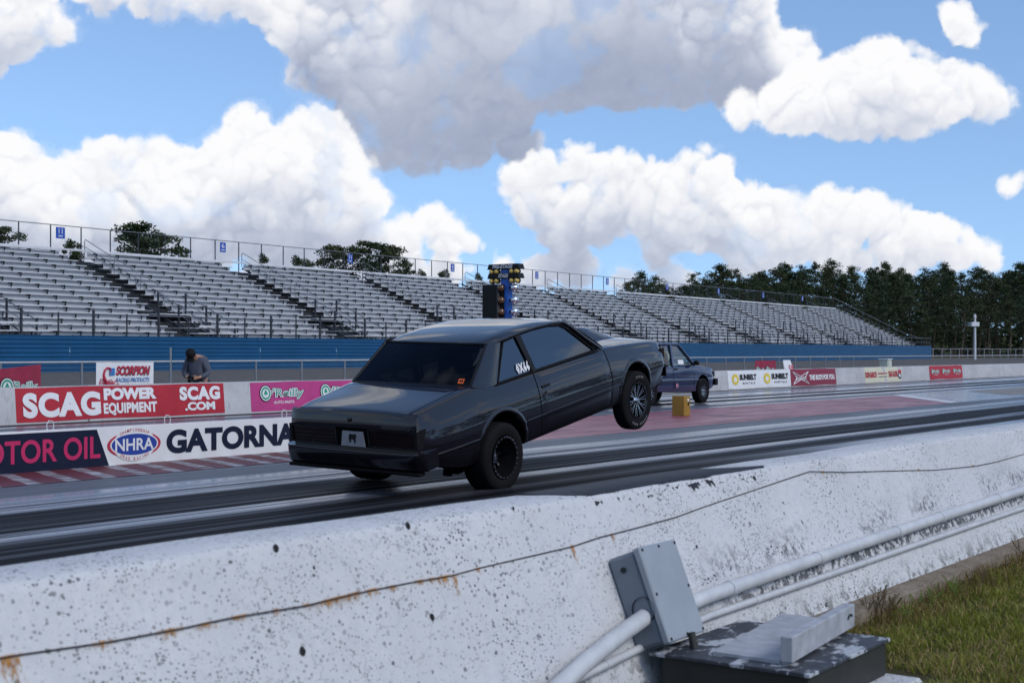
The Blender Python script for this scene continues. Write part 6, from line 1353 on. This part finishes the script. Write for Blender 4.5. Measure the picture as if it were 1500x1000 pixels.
# faint pale marks moulded on the near front tyre
wh_ = [o for o in car.children if o.name.startswith('front_wheel') and o.location.y < 0][0]
mfaint = flat('worn_tyre_lettering', (.13, .13, .135), .8, var=.4, sc=60)
def tyre_text(s, a0, a1, wh_, rr_, yo): 
    mb = MB(); n = len(s)
    for i, chh in enumerate(s):
        if chh == ' ': continue
        a = a0 + (a1 - a0) * (i + .5) / n; m2 = MB().add([(-.011, 0, -.014), (.008, 0, -.014), (.012, 0, .012), (-.007, 0, .015)], [(0, 1, 2, 3)])
        tx, tz = math.sin(a), -math.cos(a); nx, nz = math.cos(a), math.sin(a)
        if a1 > a0: tx, tz, nx, nz = -tx, -tz, -nx, -nz
        mb.add([(rr_ * math.cos(a) + v[0] * tx + v[2] * nx, yo, rr_ * math.sin(a) + v[0] * tz + v[2] * nz) for v in m2.v], m2.f)
    me = bpy.data.meshes.new('lettering'); me.from_pydata(mb.v, [], mb.f); link_mesh('worn_sidewall_marks', me, mfaint, wh_)['kind'] = 'stuff'
tyre_text('xxxx xxxxxx', R(-130), R(-50), wh_, .285, -.0925); tyre_text('xxxxx', R(100), R(60), wh_, .285, -.0925)
# ------------------------------------------------------------------ dark blue pickup in the far lane
m, t, b = new_mat('dark_blue_paint'); bset(b, color=(.006, .009, .045), metal=.0, rough=.3, coat=1.0, coatr=.03, spec=.15); mtk2 = m; b.inputs['Coat IOR'].default_value = 1.6
mcg, t, b = new_mat('clear_glass'); t.nodes.remove(b); gl = t.nodes.new('ShaderNodeBsdfGlossy'); gl.inputs['Roughness'].default_value = .015; tp_ = t.nodes.new('ShaderNodeBsdfTransparent'); tp_.inputs[0].default_value = (.70, .80, .78, 1); lw = t.nodes.new('ShaderNodeLayerWeight'); lw.inputs[0].default_value = .5; ms_ = t.nodes.new('ShaderNodeMixShader'); t.links.new(tmath(t, 'ADD', tmath(t, 'MULTIPLY', tmath(t, 'POWER', lw.outputs['Facing'], 4), .85), .08), ms_.inputs[0]); t.links.new(tp_.outputs[0], ms_.inputs[1]); t.links.new(gl.outputs[0], ms_.inputs[2]); t.links.new(ms_.outputs[0], t.nodes['Material Output'].inputs[0])
TX, TY = 34.45, 18.86
tk = empty('pickup_truck', (TX, TY, 0.004), (0, 0, R(.5)), 'dark blue pickup truck in the far lane, half hidden by the nose of the coupe', 'pickup truck')
WBT = -2.92
def tside(x):
    hood = x > -.55
    zs = interp([(-4.0, .98), (-2.2, .99), (-1.2, 1.02), (-.55, 1.03), (.0, 1.00), (.5, .955), (.78, .90)], x); ym = interp([(-4.0, .79), (-2, .81), (0, .815), (.5, .80), (.72, .765), (.80, .70)], x)
    zb = interp([(-4.0, .48), (-3.4, .42), (-2.3, .33), (-.4, .31), (.4, .36), (.8, .42)], x)
    P_ = [(ym - .05, zb), (ym - .02, zb + .02), (ym - .015, zb + .10), (ym - .008, .60), (ym, .615), (ym, .635), (ym - .006, .65)]
    for f_ in (.2, .5, .8): P_.append((ym - .006 - .03 * f_ ** 2, .66 + (zs - .05 - .66) * f_))
    P_ += [(ym - .042, zs - .03), (ym - .055, zs - .008), (ym - .085, zs)]
    return P_
xs_t = [-3.95, -3.94] + list(np.arange(-3.85, .70, .11)) + [.74, .78, .80]; rows = []
for x in xs_t:
    P_ = tside(x); ye, ze = P_[-1]; cr_ = .03 if x > -.5 else .01; Q = [(ye * (1 - f_), ze + cr_ * (1 - (1 - f_) ** 2)) for f_ in (.3, .7, 1)]; a_ = P_ + Q
    rows.append([(x, -y, z) for y, z in a_] + [(x, y, z) for y, z in a_[-2::-1]])
nr = len(rows[0]); mb = MB().grid(rows)
for i in range(len(rows) - 1): mb.f.append((i * nr, (i + 1) * nr, (i + 2) * nr - 1, (i + 1) * nr - 1))
mb.f.append(tuple(range(nr))); mb.f.append(tuple(range((len(rows) - 1) * nr, len(rows) * nr))[::-1])
cuts = [cyl(0, .36, .41, s_ * .45, s_ * 1.0) for s_ in (-1, 1)] + [cyl(WBT, .36, .41, s_ * .45, s_ * 1.0) for s_ in (-1, 1)] + [MB().box((-3.15, 0, .90), (1.55, 1.36, .7)).mesh('cut')]
me = boolean(mb.mesh('body'), cuts, mtk2); me.materials.clear(); me.materials.append(mtk2); me.materials.append(mcav)
for p in me.polygons:
    if (abs(p.center.y) < .74 and p.center.z < .80) or p.normal.z < -.8: p.material_index = 1
me.shade_smooth(); me.set_sharp_from_angle(angle=R(34)); link_mesh('body', me, None, tk)
# cab: roof, pillars and panes
def cw(x, z, o_=0): return (x, .755 - (z - 1.02) * .22 + o_, z)
rz = 1.60
rows = []
for u_ in np.linspace(0, 1, 10):
    x = -2.28 + (1.18) * u_; rows.append([(x + (.03 if abs(v_) == 1 else 0) * 0, v_ * .655, rz - .0 - .022 * abs(v_) ** 3 - (.03 if u_ in (0, 1) else 0)) for v_ in (-1, -.96, -.85, -.5, 0, .5, .85, .96, 1)])
MB().grid(rows).build('roof', mtk2, tk, smooth=50)
for s_ in (-1, 1):
    def S(p): return (p[0], s_ * p[1], p[2])
    mb = MB(); mb.tube([S(cw(-2.30, 1.58, -.0)), S(cw(-1.12, 1.575, 0))], .035, 8); mb.build('roof_rail', mtk2, tk, smooth=50)
    MB().tube([S(cw(-1.13, 1.57)), S(cw(-.95, 1.45)), S(cw(-.42, 1.02))], [.034, .03, .034], 8).build('windscreen_pillar', mtk2, tk, smooth=50)
    MB().bar(S(cw(-1.63, 1.0)), S(cw(-1.56, 1.58)), .10, .05, up=(0, 1, .2)).build('door_pillar', mtk2, tk); MB().bar(S(cw(-2.22, 1.0)), S(cw(-2.17, 1.58)), .16, .07, up=(0, 1, .2)).build('cab_corner', mtk2, tk)
    MB().add([S(cw(*p, -.012)) for p in [(-1.58, 1.02), (-1.51, 1.56), (-1.14, 1.56), (-.48, 1.02)]], [(0, 1, 2, 3)]).build('side_window', mcg, tk); MB().add([S(cw(*p, -.012)) for p in [(-2.14, 1.02), (-2.09, 1.56), (-1.62, 1.56), (-1.69, 1.02)]], [(0, 1, 2, 3)]).build('rear_quarter_window', mcg, tk)
    tr_ = MB()
    for poly in ([(-1.575, 1.025), (-1.505, 1.555), (-1.15, 1.555), (-.50, 1.025)], [(-2.135, 1.025), (-2.085, 1.555), (-1.63, 1.555), (-1.70, 1.025)]):
        for a_, c_ in zip(poly, poly[1:] + poly[:1]): tr_.bar(S(cw(*a_, .002)), S(cw(*c_, .002)), .02, .03, up=(0, 1, .2))
    tr_.build('window_trim', mtrim, tk)
    MB().box(S((-.55, .89, 1.09)), (.09, .17, .13), bevel=.03).build('wing_mirror', mtrim, tk, smooth=40)
    mb = MB()
    for x in (-.50, -1.66):
        mb.add([S((x - .006, yt + .002, z)) for yt, z in [(.792, .36), (.812, .62), (.802, .8), (.765, 1.0)]] + [S((x + .006, yt + .002, z)) for yt, z in [(.792, .36), (.812, .62), (.802, .8), (.765, 1.0)]], [(0, 1, 5, 4), (1, 2, 6, 5), (2, 3, 7, 6)])
    mb.build('door_gap', mgap, tk); MB().box(S((-1.52, .80, .93)), (.16, .03, .04), bevel=.01).build('door_handle', mtrim, tk)
    MB().box(S((-1.6, .818, .625)), (3.0, .012, .02)).build('side_trim', flat('satin_trim', (.1, .1, .12), .22, .8), tk)
    for x_ in (0, WBT): 
        w_ = front_wheel(s_, x_, .335, .84, .23 if x_ == 0 else .27, tk, r0=.335, rim=.19)
        if x_ == 0: w_.name = 'front_wheel'
        else: w_.name = 'rear_wheel'
    MB().box(S((.79, .62, .78)), (.04, .30, .16), bevel=.01).build('headlight', flat('headlight_glass', (.35, .36, .38), .1, .2), tk); MB().box(S((.70, .755, .78)), (.12, .03, .13), bevel=.01).build('marker_lamp', mlit, tk)
MB().add([(-1.10, -.62, 1.56), (-1.10, .62, 1.56), (-.40, .70, 1.02), (-.40, -.70, 1.02)], [(0, 1, 2, 3)]).build('windscreen', mcg, tk); MB().add([(-2.25, -.62, 1.56), (-2.25, .62, 1.56), (-2.30, .68, 1.02), (-2.30, -.68, 1.02)], [(0, 1, 2, 3)]).build('rear_window', mcg, tk)
MB().box((.86, 0, .56), (.14, 1.60, .19), bevel=.02).build('front_bumper', mtrim, tk); MB().box((.80, 0, .78), (.03, .9, .17)).build('grille', mtrim, tk)
MB().box((-1.2, 0, .42), (4.2, .9, .14)).build('chassis', mcav, tk); MB().box((-1.35, 0, .72), (1.6, 1.3, .4)).build('cabin_floor', mcav, tk)
MB().box((-1.55, 0, 1.10), (.14, 1.15, .55), rot=(0, -.2, 0), bevel=.05).build('bench_seat', mseat, tk, smooth=40)
q = MB().prism(ellp(0, 0, .075, .06, 20), -.822, -.818, 'xz').build('door_sticker', flat('pale_pink_decal', (.32, .14, .20), .5), tk, loc=(-1.50, 0, .50))
q = MB().prism(rectp(-1.28, -.98, 1.06, 1.17), 0, .002, 'xz'); q.v = [(v[0], -cw(v[0], v[2], -.006)[1] + v[1], v[2]) for v in q.v]; q.build('window_sticker', mwhite, tk)
# driver behind the pickup's wheel is only a helmet shape seen through the glass
hl_ = empty('driver', (TX - 1.25, TY - .32, .85), label='pickup driver in a pale helmet seen through the side window', cat='person')
MB().lathe([(.001, .56), (.07, .545), (.115, .50), (.135, .43), (.13, .36), (.10, .30), (.08, .27), (.001, .27)], 'z', 18).build('helmet', flat('pale_helmet', (.55, .58, .55), .3), hl_, smooth=60)
MB().lathe([(.001, .28), (.09, .27), (.17, .22), (.22, .12), (.22, -.1), (.001, -.1)], 'z', 16).build('torso', flat('race_jacket', (.02, .06, .10), .8), hl_, smooth=60)

# ------------------------------------------------------------------ man seated beyond the guard wall, looking down at his camera
mskin = flat('skin', (.33, .17, .11), .55, var=.10, sc=9); mshirt = flat('grey_shirt', (.060, .068, .095), .85, var=.22, sc=5, bump=.2); mshort = flat('grey_shorts', (.055, .058, .075), .85, var=.15); mcap = flat('black_cap', (.006, .006, .007), .75); mshoe = flat('shoe_grey', (.1, .1, .1), .7); mcamb = flat('camera_black', (.008, .008, .009), .4)
def skin_mesh(name, verts, edges, radii, root=0, sub=2):
    me = bpy.data.meshes.new(name); me.from_pydata(verts, edges, []); o = bpy.data.objects.new('tmp_skin', me); COL.objects.link(o)
    md = o.modifiers.new('skin', 'SKIN'); md.use_smooth_shade = True
    sk = me.skin_vertices[0].data if me.skin_vertices else None
    if sk is None: me.attributes; 
    for i, r_ in enumerate(radii): sk[i].radius = (r_, r_) if not isinstance(r_, tuple) else r_
    for i in range(len(verts)): sk[i].use_root = (i == root)
    ms2_ = o.modifiers.new('sub', 'SUBSURF'); ms2_.levels = sub; ms2_.render_levels = sub
    dg = bpy.context.evaluated_depsgraph_get(); dg.update(); r_ = bpy.data.meshes.new_from_object(o.evaluated_get(dg)); bpy.data.objects.remove(o); r_.name = name; r_.shade_smooth(); return r_
pc = at(292, 515, 24.15)
man = empty('person', (pc.x, 24.15, -.03), (0, 0, R(205)), 'man in dark grey shirt and black cap sitting beyond the guard wall with head bowed', 'person')
# local frame: x = forward (towards the strip), y = his left, z up.  seat at .56
ptsb = {'pel': (0, 0, .66, .155), 'bel': (.03, 0, .84, .175), 'che': (.13, 0, 1.08, .185), 'nek0': (.20, 0, 1.28, .12), 'nek': (.30, 0, 1.30, .065), 'hd1': (.39, 0, 1.31, .085), 'hd2': (.455, 0, 1.37, .10), 'hd3': (.475, 0, 1.42, .075), 'chin': (.43, 0, 1.225, .035), 'nose': (.51, 0, 1.27, .02),
        'shL': (.15, .20, 1.21, .095), 'elL': (.16, .285, .93, .055), 'wrL': (.36, .13, .845, .034), 'haL': (.42, .09, .845, .032), 'shR': (.15, -.20, 1.21, .095), 'elR': (.16, -.285, .93, .055), 'wrR': (.36, -.13, .845, .034), 'haR': (.42, -.09, .845, .032),
        'hiL': (.05, .12, .64, .115), 'knL': (.47, .20, .70, .070), 'anL': (.42, .20, .14, .042), 'toL': (.56, .22, .06, .04), 'hiR': (.05, -.12, .64, .115), 'knR': (.44, -.23, .58, .070), 'anR': (.38, -.22, .13, .042), 'toR': (.52, -.24, .06, .04)}
edb = [('pel', 'bel'), ('bel', 'che'), ('che', 'nek0'), ('nek0', 'nek'), ('nek', 'hd1'), ('hd1', 'hd2'), ('hd2', 'hd3'), ('hd1', 'chin'), ('hd1', 'nose'), ('che', 'shL'), ('shL', 'elL'), ('elL', 'wrL'), ('wrL', 'haL'), ('che', 'shR'), ('shR', 'elR'), ('elR', 'wrR'), ('wrR', 'haR'), ('pel', 'hiL'), ('hiL', 'knL'), ('knL', 'anL'), ('anL', 'toL'), ('pel', 'hiR'), ('hiR', 'knR'), ('knR', 'anR'), ('anR', 'toR')]
kk = list(ptsb); link_mesh('body', skin_mesh('body', [ptsb[k_][:3] for k_ in kk], [(kk.index(a), kk.index(b_)) for a, b_ in edb], [ptsb[k_][3] for k_ in kk]), mskin, man)
def sub_skin(name, spec, edges, m_):
    ks = list(spec); link_mesh(name, skin_mesh(name, [spec[k_][:3] for k_ in ks], [(ks.index(a), ks.index(b_)) for a, b_ in edges], [spec[k_][3] for k_ in ks]), m_, man)
sh = {k_: (*ptsb[k_][:3], ptsb[k_][3] + .022) for k_ in ('pel', 'bel', 'che', 'nek0', 'shL', 'elL', 'shR', 'elR')}; sh['nek0'] = (.195, 0, 1.285, .13); sh['pel'] = (.0, 0, .70, .185); sh['bel'] = (.05, 0, .86, .205); sh['wL'] = (.33, .15, .85, .048); sh['wR'] = (.33, -.15, .85, .048)
sub_skin('shirt', sh, [('pel', 'bel'), ('bel', 'che'), ('che', 'nek0'), ('che', 'shL'), ('shL', 'elL'), ('elL', 'wL'), ('che', 'shR'), ('shR', 'elR'), ('elR', 'wR')], mshirt)
so = {'pel': (0, 0, .645, .165), 'hiL': (.05, .12, .63, .125), 'tL': (.36, .185, .685, .098), 'hiR': (.05, -.12, .63, .125), 'tR': (.33, -.21, .60, .098)}
sub_skin('shorts', so, [('pel', 'hiL'), ('hiL', 'tL'), ('pel', 'hiR'), ('hiR', 'tR')], mshort)
cp_ = MB().lathe([(.108, -.02), (.112, .03), (.100, .075), (.065, .105), (.001, .115)], 'z', 22).build('cap', mcap, man, smooth=60, loc=(.470, 0, 1.375), rot=(0, R(64), 0))
mb = MB(); mb.grid([[(.085 + (.105 * f_) * (1 - .35 * abs(v_) ** 2), v_ * .088 * (1 - .25 * f_ * 0), .0 - .03 * f_ - .02 * abs(v_) ** 2) for v_ in (-1, -.7, -.35, 0, .35, .7, 1)] for f_ in (0, .5, 1)]); bk = mb.build('cap_peak', mcap, cp_, smooth=60)
for s_ in (-1, 1):
    MB().lathe([(.001, -.014), (.022, -.01), (.03, .004), (.02, .012), (.001, .014)], 'y', 10, (.40, s_ * .098, 1.32)).build('ear', mskin, man, smooth=60)
    for q in range(4):
        y0 = s_ * (.115 - .02 * 0); zz_ = .875 - q * .019; ln = (.055, .062, .06, .048)[q]; MB().tube([(.405, s_ * .105, zz_), (.44, s_ * .10, zz_ - .002), (.465, s_ * (.085), zz_ - .004), (.47, s_ * (.085 - ln * .6), zz_ - .004)], [.0105, .010, .009, .0075], 7).build('finger', mskin, man, smooth=60)
    MB().tube([(.395, s_ * .085, .875), (.41, s_ * .065, .895), (.43, s_ * .05, .90)], [.012, .011, .009], 7).build('thumb', mskin, man, smooth=60); MB().box((.50 if s_ > 0 else .46, s_ * .22, .045), (.28, .10, .09), bevel=.03).build('shoe', mshoe, man, smooth=50)
mb = MB(); mb.tube([(.395, .02 * 0, 1.325), (.40, 0, 1.32)], .012, 6)
cmb = MB().box((0, 0, 0), (.07, .14, .095), bevel=.015).box((.0, 0, .058), (.05, .06, .03), bevel=.008).build('camera_body', mcamb, None, smooth=40)
gcam = empty('handheld_camera', tuple(man.matrix_basis @ Vector((.455, 0, .845)) ), (0, R(35), R(205)), 'black camera held in both hands by the man beyond the guard wall', 'camera'); cmb.parent = gcam
MB().lathe([(.001, .0), (.036, 0), (.036, .09), (.042, .095), (.042, .13), (.036, .13), (.001, .125)], 'x', 18).build('lens', mcamb, gcam, smooth=40); MB().lathe([(.001, 0), (.012, 0), (.012, .004)], 'z', 10, (0, .04, .048)).build('dial', mpol, gcam)
# folding stool under him
st_ = empty('stool', (pc.x - 0, 24.15, -.03), (0, 0, R(12)), 'low dark stool the man beyond the guard wall sits on', 'stool'); MB().box((0, .02, .485), (.38, .36, .05), bevel=.015).build('seat', mcap, st_, smooth=40)
for a in (-.16, .16):
    for c_ in (-.14, .16): MB().bar((a, c_, 0), (a * .8, c_ * .8, .47), .025, .025).build('leg', msteel, st_)
